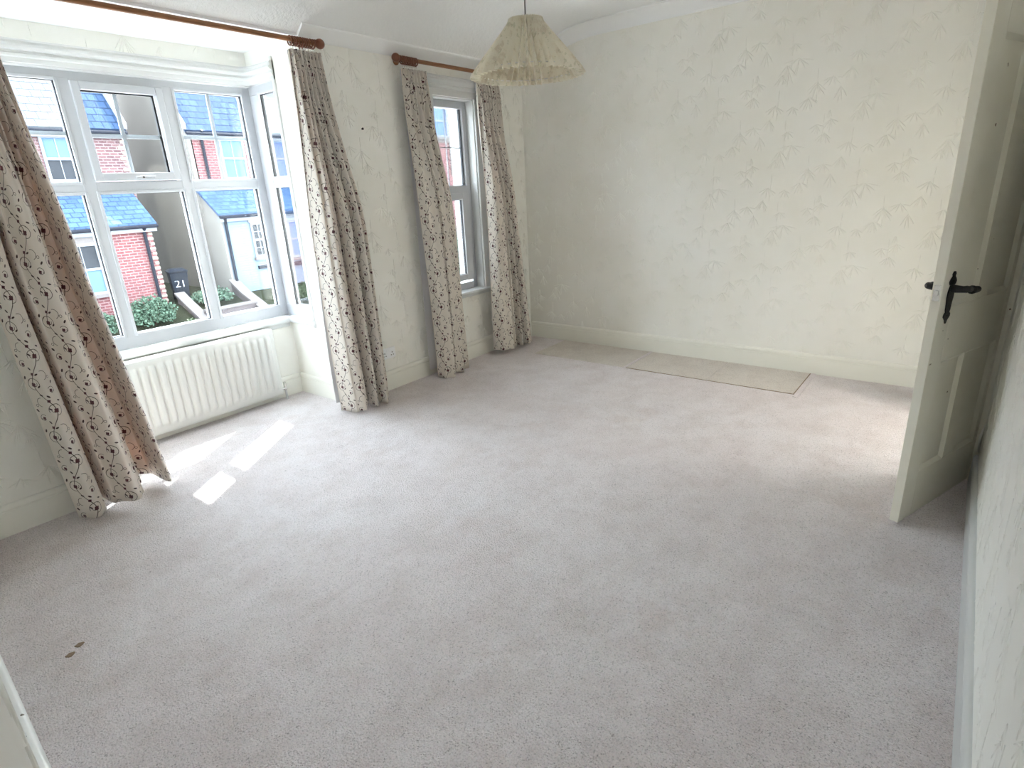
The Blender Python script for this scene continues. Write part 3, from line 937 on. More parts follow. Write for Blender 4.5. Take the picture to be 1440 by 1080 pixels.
make_pole(-4.10, -2.28, 'long varnished wooden curtain pole across the bay', (-4.06, -2.315))
make_pole(-1.565, -0.27, 'short varnished wooden curtain pole above the narrow window', (-1.525, -0.32))

# ------------------------------------------------------------------ curtains
def smoothstep(t):
    t = max(0.0, min(1.0, t)); return t * t * (3 - 2 * t)
def knots(ks, s):
    for (a, ya), (b, yb) in zip(ks, ks[1:]):
        if s <= b:
            t = (s - a) / (b - a)
            return ya + (yb - ya) * (0.5 - 0.5 * math.cos(PI * t))
    return ks[-1][1]

def make_curtain(label, top, mid, bot, ks, ztop, zbot, pleats, rings, lining=None, ymax=None, seed=0, zedge=(0, 0)):
    """top/mid/bot = (x left, x right); ks = fold profile (s, y offset)"""
    rnd = random.Random(seed)
    root = empty('curtain', ((bot[0] + bot[1]) / 2, RY, zbot))
    tag(root, label, 'curtain', 'vine patterned curtains')
    bpy.context.view_layer.update()
    NS, NTT = 220, 70
    ph = [rnd.uniform(0, 6.28) for _ in range(6)]
    def pt(s, t, off=0.0):
        # widths: top -> mid -> bottom
        if t < 0.5:
            a = smoothstep(t / 0.5); xl = top[0] + (mid[0] - top[0]) * a; xr = top[1] + (mid[1] - top[1]) * a
        else:
            a = (t - 0.5) / 0.5; xl = mid[0] + (bot[0] - mid[0]) * a; xr = mid[1] + (bot[1] - mid[1]) * a
        w_ = smoothstep((t - 0.02) / 0.42)
        y = knots(ks, s) * 1.75 - 0.035
        dy = (knots(ks, min(1, s + 0.01)) - knots(ks, max(0, s - 0.01))) / 0.02
        pl = math.sin(2 * PI * pleats * s) * (0.016 + 0.010 * smoothstep(t / 0.06))
        drift = 0.010 * math.sin(3.1 * t + ph[0] + 5 * s) * w_
        yy = (1 - w_) * pl + w_ * (y * (0.75 + 0.35 * t)) + drift
        # gathers fade but stay as creases high up
        yy += 0.006 * math.sin(2 * PI * pleats * s + 1.3 * t) * (1 - smoothstep((t - 0.3) / 0.5)) * w_
        yy += 0.0035 * math.sin(17 * s + 4 * t + ph[1]) * w_
        sx = s + 0.018 * math.sin(2 * PI * 3 * s + ph[2]) * w_
        x = xl + (xr - xl) * sx + 0.006 * math.sin(5 * t + 3 * s + ph[3]) * w_ + 0.0022 * max(-2.0, min(2.0, dy)) * w_
        z = ztop + (zbot - ztop) * t
        if t > 0.9:
            z += ((0.012 * math.sin(9 * s + ph[4]) + y * 0.10) + zedge[0] * (1 - s) + zedge[1] * s) * (t - 0.9) / 0.1
        yv = RY + yy + off
        if ymax is not None and yv > ymax - 0.03: yv = ymax - 0.03 + 0.03 * math.tanh((yv - ymax + 0.03) / 0.03)
        return (x, yv, z)
    # cloth lengths for the pattern (measured along the folds, low down)
    L = [0.0]
    prev = Vector(pt(0, 0.7))
    for i in range(1, NS + 1):
        q = Vector(pt(i / NS, 0.7)); L.append(L[-1] + (q - prev).length * 1.12); prev = q
    def sheet(nm, mat, off, s0=0.0, s1=1.0, t0=0.0, t1=1.0, dx=0.0, smooth=True):
        vs, fs, uv = [], [], []
        for j in range(NTT + 1):
            t = t0 + (t1 - t0) * j / NTT
            for i in range(NS + 1):
                s = s0 + (s1 - s0) * i / NS
                x, y, z = pt(s, t, off)
                vs.append((x + dx * smoothstep(t), y, z)); uv.append((L[min(NS, int(round(s * NS)))], z))
        for j in range(NTT):
            for i in range(NS):
                a = j * (NS + 1) + i
                fs.append((a, a + 1, a + NS + 2, a + NS + 1))
        me = bpy.data.meshes.new(nm)
        me.from_pydata(vs, [], fs)
        ul = me.uv_layers.new(name='UVMap')
        for p in me.polygons:
            p.use_smooth = True
            for li in p.loop_indices:
                ul.data[li].uv = uv[me.loops[li].vertex_index]
        me.materials.append(M[mat])
        o = bpy.data.objects.new(nm, me); COL.objects.link(o)
        keep(root, o)
        return o
    def lining_sheet(dx):
        vs, fs = [], []
        a, b = 60, 40
        for j in range(b + 1):
            t = 0.03 + 0.955 * j / b
            xl, _, z = pt(0, t); xr, _, _ = pt(1, t)
            wd = xr - xl
            for i in range(a + 1):
                q = i / a
                vs.append((xl + 0.055 + (wd - 0.07) * q + dx * smoothstep((t - 0.30) / 0.65) * (1 - q), (ymax if ymax is not None else 0.0) + 0.0 - 0.0045 + 0.003 * math.sin(18 * q + 2 * t), z))
        for j in range(b):
            for i in range(a):
                k = j * (a + 1) + i
                fs.append((k, k + 1, k + a + 2, k + a + 1))
        o = MB().add(vs, fs).build('lining', 'lining', None, smooth=True)
        return keep(root, o)
    cloth = sheet('fabric', 'curtain', 0.0)
    sol = cloth.modifiers.new('thickness', 'SOLIDIFY'); sol.thickness = 0.0012
    if lining is not None:
        li = lining_sheet(lining)
        sol = li.modifiers.new('thickness', 'SOLIDIFY'); sol.thickness = 0.0008
    # heading tape at the back of the gathers and rings on the pole
    hd = MB().box(top[0] + 0.004, top[1] - 0.004, RY + 0.024, RY + 0.026, ztop - 0.075, ztop - 0.004).build('heading_tape', 'lining')
    keep(root, hd)
    n = rings[2]
    tor = None
    for i in range(n):
        x = rings[0] + (rings[1] - rings[0]) * i / (n - 1) + rnd.uniform(-0.003, 0.003)
        if tor is None:
            mb = MB().torus((0, 0, 0), 0.0245, 0.0048, 'X', 22, 8)
            r0 = smooth_angle(mb.build('ring', 'wood_ring'))
            r0.location = (0, 0, 0); tor = r0
            ey = MB().torus((0, 0, -0.034), 0.0055, 0.0016, 'X', 10, 6); ey.tube([(0, 0, -0.0395), (0, 0.006, -0.056)], 0.0014, 6)
            e0 = ey.build('hook', 'chrome'); e0.parent = r0
            o, e = r0, e0
        else:
            o = tor.copy(); COL.objects.link(o)
            e = e0.copy(); COL.objects.link(e); e.parent = o
        o.parent = root
        o.location = Vector((x, RY, RZ - 0.0095)) - root.location
        o.rotation_euler = (0, 0, rnd.uniform(-0.12, 0.12))
    return root

make_curtain('vine patterned curtain hanging at the left end of the bay, largest in view',
             (-4.13, -3.905), (-4.19, -3.80), (-4.155, -3.665),
             [(0, -.02), (.10, -.05), (.19, -.03), (.26, .085), (.33, -.03), (.46, -.075), (.545, -.055), (.60, .025), (.64, .0), (.70, .06), (.78, .05), (.85, -.045), (.92, -.01), (1, .055)],
             2.358, 0.035, 9, (-4.095, -3.93, 9), None, None, 1, (0.0, 0.035))
make_curtain('vine patterned curtain hanging between the bay and the double socket',
             (-2.468, -2.245), (-2.505, -2.09), (-2.492, -2.085),
             [(0, .02), (.10, -.045), (.25, -.065), (.36, -.03), (.42, .045), (.50, -.055), (.57, -.05), (.63, .03), (.71, -.06), (.78, -.05), (.84, .02), (.92, -.03), (1, .015)],
             2.360, 0.030, 8, (-2.452, -2.292, 10), -0.038, None, 2, (0.0, 0.0))
make_curtain('vine patterned curtain on the socket side of the narrow window',
             (-1.560, -1.325), (-1.555, -1.165), (-1.548, -1.150),
             [(0, .0), (.10, -.04), (.24, -.06), (.32, -.03), (.37, .045), (.45, -.045), (.58, -.055), (.66, .0), (.70, .045), (.78, -.02), (.90, -.025), (1, .03)],
             2.352, 0.022, 7, (-1.545, -1.42, 9), -0.03, -0.006, 3, (0.0, -0.01))
make_curtain('vine patterned curtain nearest the far corner of the room',
             (-0.735, -0.455), (-0.745, -0.335), (-0.800, -0.205),
             [(0, .0), (.12, -.05), (.28, -.06), (.36, .0), (.40, .045), (.46, -.04), (.52, -.03), (.565, .04), (.62, -.045), (.67, .0), (.70, .035), (.78, -.055), (.88, -.04), (1, .03)],
             2.350, 0.040, 8, (-0.52, -0.34, 9), None, -0.006, 4, (0.02, -0.02))

# ------------------------------------------------------------------ radiator
def make_radiator():
    x0, x1, z0, z1 = -3.745, -2.560, 0.055, 0.572
    yf = 0.560
    R = empty('radiator', ((x0 + x1) / 2, 0.6, 0.0))
    tag(R, 'white ribbed panel radiator under the bay window', 'radiator')
    bpy.context.view_layer.update()
    # fluted front panel
    n = 21
    pitch = (x1 - x0 - 0.05) / n
    xs, ys = [], []
    pts = [(x0, 0.0), (x0 + 0.006, -0.004)]
    for i in range(n):
        c = x0 + 0.025 + pitch * (i + 0.5)
        for d, h in ((-0.022, 0), (-0.018, 0.3), (-0.012, 0.95), (-0.006, 1.0), (0.006, 1.0), (0.012, 0.95), (0.018, 0.3), (0.022, 0)):
            pts.append((c + d, h))
    pts += [(x1 - 0.006, -0.004), (x1, 0.0)]
    rows = [(z0, 0.0), (z0 + 0.006, 0.0), (z0 + 0.040, 0.0), (z0 + 0.050, 0.25), (z0 + 0.062, 0.85), (z0 + 0.075, 1.0), (z1 - 0.075, 1.0), (z1 - 0.062, 0.85), (z1 - 0.050, 0.25), (z1 - 0.040, 0.0), (z1 - 0.006, 0.0), (z1, 0.0)]
    vs = []
    for z, a in rows:
        for x, h in pts:
            e = 0.006 if (z in (z0, z1) or x in (x0, x1)) else 0.0
            vs.append((x, yf + e - 0.012 * a * max(0, h), z))
    m = len(pts)
    fs = [(j * m + i, j * m + i + 1, (j + 1) * m + i + 1, (j + 1) * m + i) for j in range(len(rows) - 1) for i in range(m - 1)]
    o = MB().add(vs, fs).build('front_panel', 'rad'); smooth_angle(o, 50); keep(R, o)
    so = o.modifiers.new('t', 'SOLIDIFY'); so.thickness = 0.004
    keep(R, MB().box(x0 + 0.004, x1 - 0.004, yf + 0.040, yf + 0.046, z0 + 0.01, z1 - 0.01).build('back_panel', 'rad'))
    keep(R, MB().box(x0 - 0.001, x1 + 0.001, yf + 0.003, yf + 0.050, z1 - 0.002, z1 + 0.006).build('top_grille', 'rad', None, 0.002))
    for x in (x0, x1):
        keep(R, MB().box(x - 0.002, x + 0.002, yf + 0.004, yf + 0.050, z0, z1).build('side_cover', 'rad', None, 0.001))
    for x in (x0 + 0.2, x1 - 0.2):
        keep(R, MB().box(x - 0.02, x + 0.02, yf + 0.044, BY + 0.001, z0 + 0.05, z0 + 0.12).build('bracket', 'rad'))
    # lockshield valve and pipe at the near end
    vx = x1 + 0.035
    v = MB().tube([(x1 - 0.01, yf + 0.024, z0 + 0.035), (vx, yf + 0.024, z0 + 0.035)], 0.010, 10)
    v.lathe([(0.010, -0.016), (0.013, -0.012), (0.013, 0.004), (0.010, 0.010), (0.012, 0.012), (0.011, 0.045), (0.008, 0.050)], (vx, yf + 0.024, z0 + 0.035), 'Z', 14)
    keep(R, smooth_angle(v.build('valve', 'chrome')))
    keep(R, smooth_angle(MB().tube([(vx, yf + 0.024, z0 + 0.025), (vx, yf + 0.024, -0.004)], 0.0085, 10).build('pipe', 'white_gloss')))
    keep(R, smooth_angle(MB().tube([(x0 - 0.03, yf + 0.024, z0 + 0.09), (x0 - 0.03, yf + 0.024, -0.004)], 0.0085, 10).build('pipe', 'white_gloss')))
make_radiator()

# ------------------------------------------------------------------ socket and nail
def make_socket():
    cx, cz = -1.930, 0.298
    S = empty('double_socket', (cx, YW, cz)); tag(S, 'white double wall socket beside the bay curtain', 'socket')
    bpy.context.view_layer.update()
    keep(S, MB().box(cx - 0.073, cx + 0.073, YW - 0.011, YW, cz - 0.043, cz + 0.043).build('face_plate', 'socket', None, 0.003))
    for sx in (-0.038, 0.038):
        for (dx, dz, w_, h_) in ((0, 0.004, 0.004, 0.0085), (-0.011, -0.018, 0.0065, 0.0035), (0.011, -0.018, 0.0065, 0.0035)):
            keep(S, MB().box(cx + sx + dx - w_ / 2 - 0.001, cx + sx + dx + w_ / 2 + 0.001, YW - 0.0116, YW - 0.009, cz + dz - h_ / 2 - 0.001, cz + dz + h_ / 2 + 0.001).build('pin_slot', 'slot'))
        keep(S, MB().box(cx + sx * 0.30 - 0.006, cx + sx * 0.30 + 0.006, YW - 0.015, YW - 0.010, cz + 0.012, cz + 0.032).build('switch', 'socket', None, 0.0015))
    o = smooth_angle(MB().lathe([(0.004, YW + 0.004), (0.004, YW - 0.010), (0.008, YW - 0.011), (0.008, YW - 0.014), (0.003, YW - 0.016)], (-1.91, 0, 1.944), 'Y', 12).build('nail', 'iron'))
    tag(o, 'small dark nail in the wall between the two windows', 'nail')
make_socket()

# ------------------------------------------------------------------ pendant lamp
def make_lamp():
    cx, cy = -2.405, -1.800
    zb, zt = 1.972, 2.196
    Lr = empty('pendant_lamp', (cx, cy, zb)); tag(Lr, 'pleated paper lampshade hanging on a cord from the ceiling', 'pendant lamp')
    bpy.context.view_layer.update()
    n = 44
    vs, fs = [], []
    rows = [(0.068, zt + 0.004), (0.074, zt - 0.012), (0.10, zt - 0.045), (0.15, zt - 0.105), (0.20, zt - 0.165), (0.232, zb + 0.018), (0.243, zb)]
    for r, z in rows:
        f = (r - 0.068) / 0.175
        amp = 0.0085 + 0.0125 * f
        for i in range(2 * n):
            a = PI * i / n
            rr = r + (amp if i % 2 else -amp)
            vs.append((cx + rr * math.cos(a), cy + rr * math.sin(a), z + (0.0025 if i % 2 else 0)))
    m = 2 * n
    for j in range(len(rows) - 1):
        for i in range(m):
            k = (i + 1) % m
            fs.append((j * m + i, j * m + k, (j + 1) * m + k, (j + 1) * m + i))
    sh = MB().add(vs, fs).build('shade', 'shade'); keep(Lr, sh)
    so = sh.modifiers.new('t', 'SOLIDIFY'); so.thickness = 0.0008
    keep(Lr, smooth_angle(MB().torus((cx, cy, zb + 0.020), 0.224, 0.0022, 'Z', 48, 6).build('hoop', 'lining')))
    keep(Lr, smooth_angle(MB().torus((cx, cy, zt - 0.010), 0.064, 0.0018, 'Z', 32, 6).build('hoop', 'lining')))
    sp = MB()
    for a in (0.3, 0.3 + 2 * PI / 3, 0.3 + 4 * PI / 3):
        sp.tube([(cx + 0.016 * math.cos(a), cy + 0.016 * math.sin(a), zt - 0.05), (cx + 0.064 * math.cos(a), cy + 0.064 * math.sin(a), zt - 0.010)], 0.0015, 6)
    keep(Lr, sp.build('spider', 'chrome'))
    keep(Lr, smooth_angle(MB().lathe([(0.004, 0.0), (0.012, -0.004), (0.019, -0.03), (0.020, -0.07), (0.016, -0.074)], (cx, cy, zt + 0.012), 'Z', 16).build('lampholder', 'socket')))
    keep(Lr, smooth_angle(MB().lathe([(0.012, 0), (0.013, -0.02), (0.022, -0.04), (0.029, -0.06), (0.030, -0.075), (0.024, -0.093), (0.010, -0.102)], (cx, cy, zt - 0.06), 'Z', 18).build('bulb', 'bulb')))
    keep(Lr, MB().tube([(cx, cy, zt), (cx, cy, ZC - 0.03)], 0.0032, 8).build('cord', 'cordw'))
    keep(Lr, smooth_angle(MB().lathe([(0.045, 0.0), (0.044, -0.012), (0.022, -0.028), (0.006, -0.034)], (cx, cy, ZC), 'Z', 24).build('ceiling_rose', 'socket')))
make_lamp()

# ------------------------------------------------------------------ door, frame and hall behind
def make_door():
    ang = math.radians(-20.3)
    ax, ay = -2.039, -3.462            # free edge, corner of the face towards the camera
    d = Vector((math.cos(ang), math.sin(ang), 0))
    nrm = Vector((-d.y, d.x, 0))       # from the seen face through the thickness into the room
    Wd, Hd, th = 0.740, 2.032, 0.036
    D = empty('door_1', (ax + d.x * Wd, ay + d.y * Wd, 0)); structure(D, 'cream panelled door standing open with black iron latch', 'door')
    bpy.context.view_layer.update()
    base = Vector((ax, ay, 0.010))
    def tr(mb):
        mb.v = [tuple(base + d * x + nrm * y + Vector((0, 0, z))) for x, y, z in mb.v]; return mb
    # stiles and rails around four sunk panels
    cols = ((0.108, 0.320), (0.424, 0.632)); rows = ((0.220, 0.722), (0.955, 1.910))
    def member(name, x0, x1, z0, z1):
        keep(D, tr(MB().box(x0, x1, 0, th, z0, z1)).build(name, 'door', None, 0.0015, seg=1))
    member('stile', 0, 0.108, 0, Hd); member('stile', 0.632, Wd, 0, Hd)
    for z0, z1 in ((0, 0.220), (0.722, 0.955), (1.910, Hd)):
        member('rail', 0.108, 0.632, z0, z1)
    for z0, z1 in rows:
        member('muntin', 0.320, 0.424, z0, z1)
    for x0, x1 in cols:
        for z0, z1 in rows:
            mb = MB(); mb.box(x0 - 0.001, x1 + 0.001, 0.013, th - 0.013, z0 - 0.001, z1 + 0.001)
            p = keep(D, tr(mb).build('panel', 'door'))
            for y0, y1 in ((0.001, 0.013), (th - 0.013, th - 0.001)):
                out, inn = (y0, y1) if y0 < 0.01 else (y1, y0)
                b = MB(); w = 0.016
                vs = [(x0, out, z0), (x1, out, z0), (x1, out, z1), (x0, out, z1), (x0 + w, inn, z0 + w), (x1 - w, inn, z0 + w), (x1 - w, inn, z1 - w), (x0 + w, inn, z1 - w)]
                b.add(vs, [(0, 1, 5, 4), (1, 2, 6, 5), (2, 3, 7, 6), (3, 0, 4, 7)])
                keep(p, tr(b).build('moulding', 'door'))
    # black iron latch: fleur-de-lis plate, lever on the seen face, knob lever behind
    def latch(side):
        y = 0.0 if side < 0 else th
        s = side
        cxl, cz = 0.070, 0.995
        out = [(0.004, 0.102), (0.009, 0.092), (0.006, 0.084), (0.014, 0.074), (0.019, 0.064), (0.016, 0.053), (0.009, 0.048), (0.013, 0.040), (0.017, 0.024), (0.018, 0.0), (0.015, -0.02), (0.013, -0.050), (0.010, -0.058), (0.017, -0.066), (0.018, -0.076), (0.010, -0.086), (0.006, -0.092), (0.003, -0.104)]
        poly = [(cxl + a * 1.45, cz + b) for a, b in out] + [(cxl - a * 1.45, cz + b) for a, b in out[::-1]]
        n = len(poly)
        m = MB().add([(a, y + s * 0.0, b) for a, b in poly] + [(a, y + s * 0.004, b) for a, b in poly], [tuple(range(n)), tuple(range(n, 2 * n))] + [(i, (i + 1) % n, n + (i + 1) % n, n + i) for i in range(n)])
        pl = keep(D, tr(m).build('latch_plate', 'iron', None))
        lv = MB()
        # lever: neck out of the plate, then a baluster arm
        neck = [(cxl, y + s * 0.003, cz + 0.035), (cxl, y + s * 0.040, cz + 0.036), (cxl + 0.012, y + s * 0.048, cz + 0.036), (cxl + 0.030, y + s * 0.050, cz + 0.034), (cxl + 0.042, y + s * 0.050, cz + 0.032), (cxl + 0.050, y + s * 0.050, cz + 0.030), (cxl + 0.056, y + s * 0.050, cz + 0.029), (cxl + 0.064, y + s * 0.050, cz + 0.028), (cxl + 0.085, y + s * 0.050, cz + 0.026), (cxl + 0.105, y + s * 0.050, cz + 0.025), (cxl + 0.112, y + s * 0.050, cz + 0.025)]
        rad = [0.016, 0.013, 0.014, 0.011, 0.010, 0.017, 0.017, 0.009, 0.014, 0.0125, 0.004]
        lv.tube(neck, rad, 12)
        keep(pl, smooth_angle(tr(lv).build('lever', 'iron')))
        for dz in (0.066, -0.072):
            keep(pl, smooth_angle(tr(MB().lathe([(0.004, y + s * 0.003), (0.004, y + s * 0.0055), (0.001, y + s * 0.0065)], (cxl, 0, cz + dz), 'Y', 8)).build('screw', 'iron')))
    latch(-1); latch(1)
    keep(D, tr(MB().box(-0.0012, 0.001, 0.006, th - 0.006, 0.988, 1.050)).build('lock_plate', 'chrome'))
    keep(D, tr(MB().box(-0.008, 0.001, 0.012, th - 0.012, 1.010, 1.030)).build('latch_bolt', 'chrome', None, 0.002))
    for z in (0.20, 1.0, 1.80):
        keep(D, smooth_angle(tr(MB().lathe([(0.007, 0), (0.007, 0.09)], (Wd + 0.004, th + 0.004, z), 'Z', 10)).build('hinge', 'brass')))
    # door frame lining and architrave in the right wall
    F = empty('trim_5', (-0.964, YR, 0)); structure(F, 'cream door frame and architrave around the open doorway', 'door frame')
    bpy.context.view_layer.update()
    dx0, dx1, dz = -1.345, -0.583, 2.045
    for a, b in ((dx0 - 0.002, dx0 + 0.028), (dx1 - 0.028, dx1 + 0.002)):
        keep(F, MB().box(a, b, YR - 0.124, YR + 0.004, 0, dz).build('jamb', 'door'))
    keep(F, MB().box(dx0, dx1, YR - 0.124, YR + 0.004, dz - 0.028, dz + 0.002).build('jamb', 'door'))
    pa = [(0, 0), (0, 0.010), (0.006, 0.014), (0.012, 0.009), (0.050, 0.012), (0.058, 0.020), (0.070, 0.021), (0.074, 0.014), (0.074, 0)]
    keep(F, smooth_angle(MB().extrude(pa, 0.0, dz + 0.074, lambda t, p: (dx0 + 0.006 - p[0], YR + p[1], t)).build('architrave', 'door'), 35))
    keep(F, smooth_angle(MB().extrude(pa, 0.0, dz + 0.074, lambda t, p: (dx1 - 0.006 + p[0], YR + p[1], t)).build('architrave', 'door'), 35))
    keep(F, smooth_angle(MB().extrude(pa, dx0 - 0.07, dx1 + 0.07, lambda t, p: (t, YR + p[1], dz - 0.006 + p[0])).build('architrave', 'door'), 35))
    # landing beyond the doorway
    H = MB()
    H.box(-2.2, 0.4, -5.1, -5.0, -0.1, 2.6); H.box(-2.3, -2.2, -5.1, YR - 0.12, -0.1, 2.6); H.box(0.4, 0.5, -5.1, YR - 0.12, -0.1, 2.6)
    structure(H.build('wall_landing', 'paper'), 'plain cream landing wall beyond the doorway', 'wall')
    structure(MB().box(-2.3, 0.5, -5.1, YR + 0.0, -0.1, -0.004).build('floor_landing', 'carpet'), 'carpeted landing floor beyond the doorway', 'floor')
    structure(MB().box(-2.3, 0.5, -5.1, YR - 0.11, 2.5, 2.6).build('ceiling_landing', 'plaster'), 'plain landing ceiling beyond the doorway', 'ceiling')
    Lp = empty('landing_fill_lamp', (-0.9, -4.35, 2.5)); tag(Lp, 'added round fill lamp on the unseen landing beyond the doorway', 'fill light')  # unseen lamp added to brighten the far end of the room
    bpy.context.view_layer.update()
    keep(Lp, smooth_angle(MB().lathe([(0.06, 2.5), (0.06, 2.47)], (-0.9, -4.35, 0), 'Z', 20).build('base', 'socket')))
    keep(Lp, smooth_angle(MB().lathe([(0.05, 2.47), (0.13, 2.44), (0.15, 2.40), (0.13, 2.36), (0.06, 2.335), (0.01, 2.33)], (-0.9, -4.35, 0), 'Z', 24).build('globe', 'fill_globe')))
make_door()

# ------------------------------------------------------------------ street and houses opposite
def make_outdoors():
    g = structure(MB().box(-45, 60, 0.80, 14.6, -3.2, -2.9).build('street', 'tarmac'), 'pale concrete street far below the windows', 'street')
    MB().box(-45, 60, 12.4, 14.6, -2.9, -2.80).build('pavement_slab', 'paving', g)
    sl = MB().extrude([(14.6, -3.2), (14.6, -2.55), (16.7, -1.62), (18.2, -1.50), (34, -1.50), (34, -3.2)], -45, 60, lambda t, p: (t, p[0], p[1]))
    structure(sl.build('garden_ground', 'soil'), 'dark sloping front garden ground across the street', 'ground')

    def house(label, name='terraced_house', loc=(0, 18, -1.5)):
        h = empty(name, loc); tag(h, label, 'house', 'houses across the street'); bpy.context.view_layer.update()
        def add(mb, nm, mat, bevel=0.0, par=None):
            return keep(par or h, mb.build(nm, mat, None, bevel))
        return h, add
    def window(add, x0, x1, z0, z1, y, pane_up='ext_glass', pane_lo='ext_glass', cols=2, rows=1, lintel=None):
        mb = MB(); rect_frame(mb, x0, x1, z0, z1, 0.07, 0.08, y - 0.03, y + 0.06)
        w_ = add(mb, 'window', 'ext_white')
        zm = z0 + (z1 - z0) * 0.5
        add(MB().box(x0 + 0.07, x1 - 0.07, y - 0.02, y + 0.05, zm - 0.035, zm + 0.035), 'meeting_rail', 'ext_white', 0, w_)
        for a, b, m_ in ((z0 + 0.08, zm - 0.035, pane_lo), (zm + 0.035, z1 - 0.08, pane_up)):
            add(MB().box(x0 + 0.06, x1 - 0.06, y + 0.015, y + 0.03, a - 0.01, b + 0.01), 'pane', m_, 0, w_)
            for c in range(1, cols):
                xc = x0 + 0.07 + (x1 - x0 - 0.14) * c / cols
                add(MB().box(xc - 0.012, xc + 0.012, y + 0.0, y + 0.014, a, b), 'glazing_bar', 'ext_white', 0, w_)
            for r in range(1, rows):
                zc = a + (b - a) * r / rows
                add(MB().box(x0 + 0.07, x1 - 0.07, y + 0.001, y + 0.013, zc - 0.012, zc + 0.012), 'glazing_bar', 'ext_white', 0, w_)
        add(MB().box(x0 - 0.06, x1 + 0.06, y - 0.10, y + 0.02, z0 - 0.09, z0), 'cill', 'stone_cap', 0, w_)
        add(MB().box(x0 - 0.05, x1 + 0.05, y - 0.035, y + 0.02, z1, z1 + 0.16), 'lintel', lintel or 'stone_cap', 0, w_)
        return w_
    def roof(add, x0, x1, y0, z0, y1, z1, mat, nm='roof', th=0.10, over=0.18):
        dz = (z1 - z0) / (y1 - y0)
        r = add(MB().extrude([(y0 - over, z0 - over * dz), (y1, z1), (y1, z1 + th), (y0 - over, z0 - over * dz + th)], x0, x1, lambda t, p: (t, p[0], p[1])), nm, mat)
        add(MB().tube([(x0, y0 - over - 0.05, z0 - over * dz), (x1, y0 - over - 0.05, z0 - over * dz)], 0.055, 8), 'gutter', 'pipe', 0, r)
        add(MB().box(x0 + 0.02, x1 - 0.02, y0 - over + 0.02, y0, z0 - over * dz - 0.16, z0 - over * dz - 0.01), 'fascia', 'ext_white', 0, r)
        return r
    def pipe(add, pts):
        add(MB().tube(pts, 0.05, 8), 'downpipe', 'pipe')
    def quoins(add, x0, x1, y0, z0, z1, step=0.165, mat='quoin', dirn=-1):
        n = int((z1 - z0) / step)
        for i in range(n):
            w_ = 0.20 if i % 2 else 0.11
            a, b = (x1 - w_, x1 + 0.012) if dirn < 0 else (x0 - 0.012, x0 + w_)
            add(MB().box(a, b, y0 - 0.015, y0 + 0.06, z0 + i * step, z0 + i * step + step * 0.55), 'quoin', mat)

    # --- brick house seen through the left and middle lights
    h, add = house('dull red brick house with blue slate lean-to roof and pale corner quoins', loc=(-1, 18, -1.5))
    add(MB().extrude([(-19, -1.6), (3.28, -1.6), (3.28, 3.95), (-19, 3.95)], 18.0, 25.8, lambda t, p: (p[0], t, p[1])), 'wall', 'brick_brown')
    roof(add, -19.1, 2.05, 18.0, 3.92, 21.9, 8.6, 'slate_glare')
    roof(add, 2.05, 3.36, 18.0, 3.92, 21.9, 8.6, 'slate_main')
    add(MB().extrude([(17.85, 3.82), (21.9, 8.7), (21.9, 8.84), (17.80, 3.98)], 3.30, 3.42, lambda t, p: (t, p[0], p[1])), 'verge', 'ext_white')
    add(MB().extrude([(18.0, 3.9), (21.9, 8.5), (25.8, 3.9)], 3.18, 3.28, lambda t, p: (t, p[0], p[1])), 'gable', 'brick_brown')
    add(MB().box(2.75, 3.28, 19.3, 20.2, 4.6, 8.6), 'chimney', 'brick_brown')
    quoins(add, 0, 3.28, 18.0, 2.1, 3.75)
    window(add, 1.08, 1.86, 2.31, 3.60, 17.98, 'ext_glass', 'ext_glass_dark')
    window(add, -1.5, -0.4, 2.31, 3.60, 17.98)
    add(MB().box(-19, 3.02, 16.9, 18.0, -1.7, 1.0), 'extension_wall', 'brick_red')
    roof(add, -19.1, 3.16, 16.9, 1.06, 18.0, 1.86, 'slate', 'extension_roof')
    add(MB().extrude([(16.9, 1.0), (18.0, 1.0), (18.0, 1.80)], 2.90, 3.02, lambda t, p: (t, p[0], p[1])), 'extension_gable', 'brick_red')
    quoins(add, 0, 3.02, 16.9, -1.45, 0.85, 0.15)
    pipe(add, [(2.78, 16.68, 0.92), (2.78, 16.80, 0.78), (2.78, 16.82, -1.5)])
    add(MB().box(-0.4, 1.52, 16.84, 16.9, 0.58, 0.92), 'fascia_board', 'ext_white')
    window(add, -0.2, 1.46, -0.92, 0.58, 16.86, 'ext_glass_dark', 'ext_glass', 4)
    # --- house with white painted lean-to, grey rendered side, red brick front
    h, add = house('red brick house with white painted lean-to and grey rendered side wall', loc=(9, 18, -1.5))
    add(MB().box(5.36, 14.0, 18.0, 18.2, -1.6, 3.95), 'wall', 'brick_red')
    add(MB().extrude([(18.0, -1.6), (18.0, 3.95), (21.9, 8.6), (26.0, 3.95), (26.0, -1.6)], 5.24, 5.40, lambda t, p: (t, p[0], p[1])), 'side_wall', 'render')
    roof(add, 5.16, 7.75, 18.0, 3.98, 21.9, 8.65, 'slate_main')
    roof(add, 7.75, 14.1, 18.0, 3.98, 21.9, 8.65, 'slate_glare')
    add(MB().extrude([(17.80, 3.88), (21.9, 8.73), (21.9, 8.88), (17.76, 4.04)], 5.10, 5.20, lambda t, p: (t, p[0], p[1])), 'verge', 'ext_white')
    pipe(add, [(5.70, 17.76, 3.88), (5.70, 17.92, 3.70), (5.70, 17.93, 1.9)])
    window(add, 6.30, 7.20, 2.28, 3.70, 17.98)
    window(add, 8.35, 9.25, 2.28, 3.70, 17.98)
    window(add, 11.0, 11.9, 2.28, 3.70, 17.98)
    quoins(add, 7.28, 7.6, 18.0, 2.1, 3.75, 0.33, 'ext_white', 1)
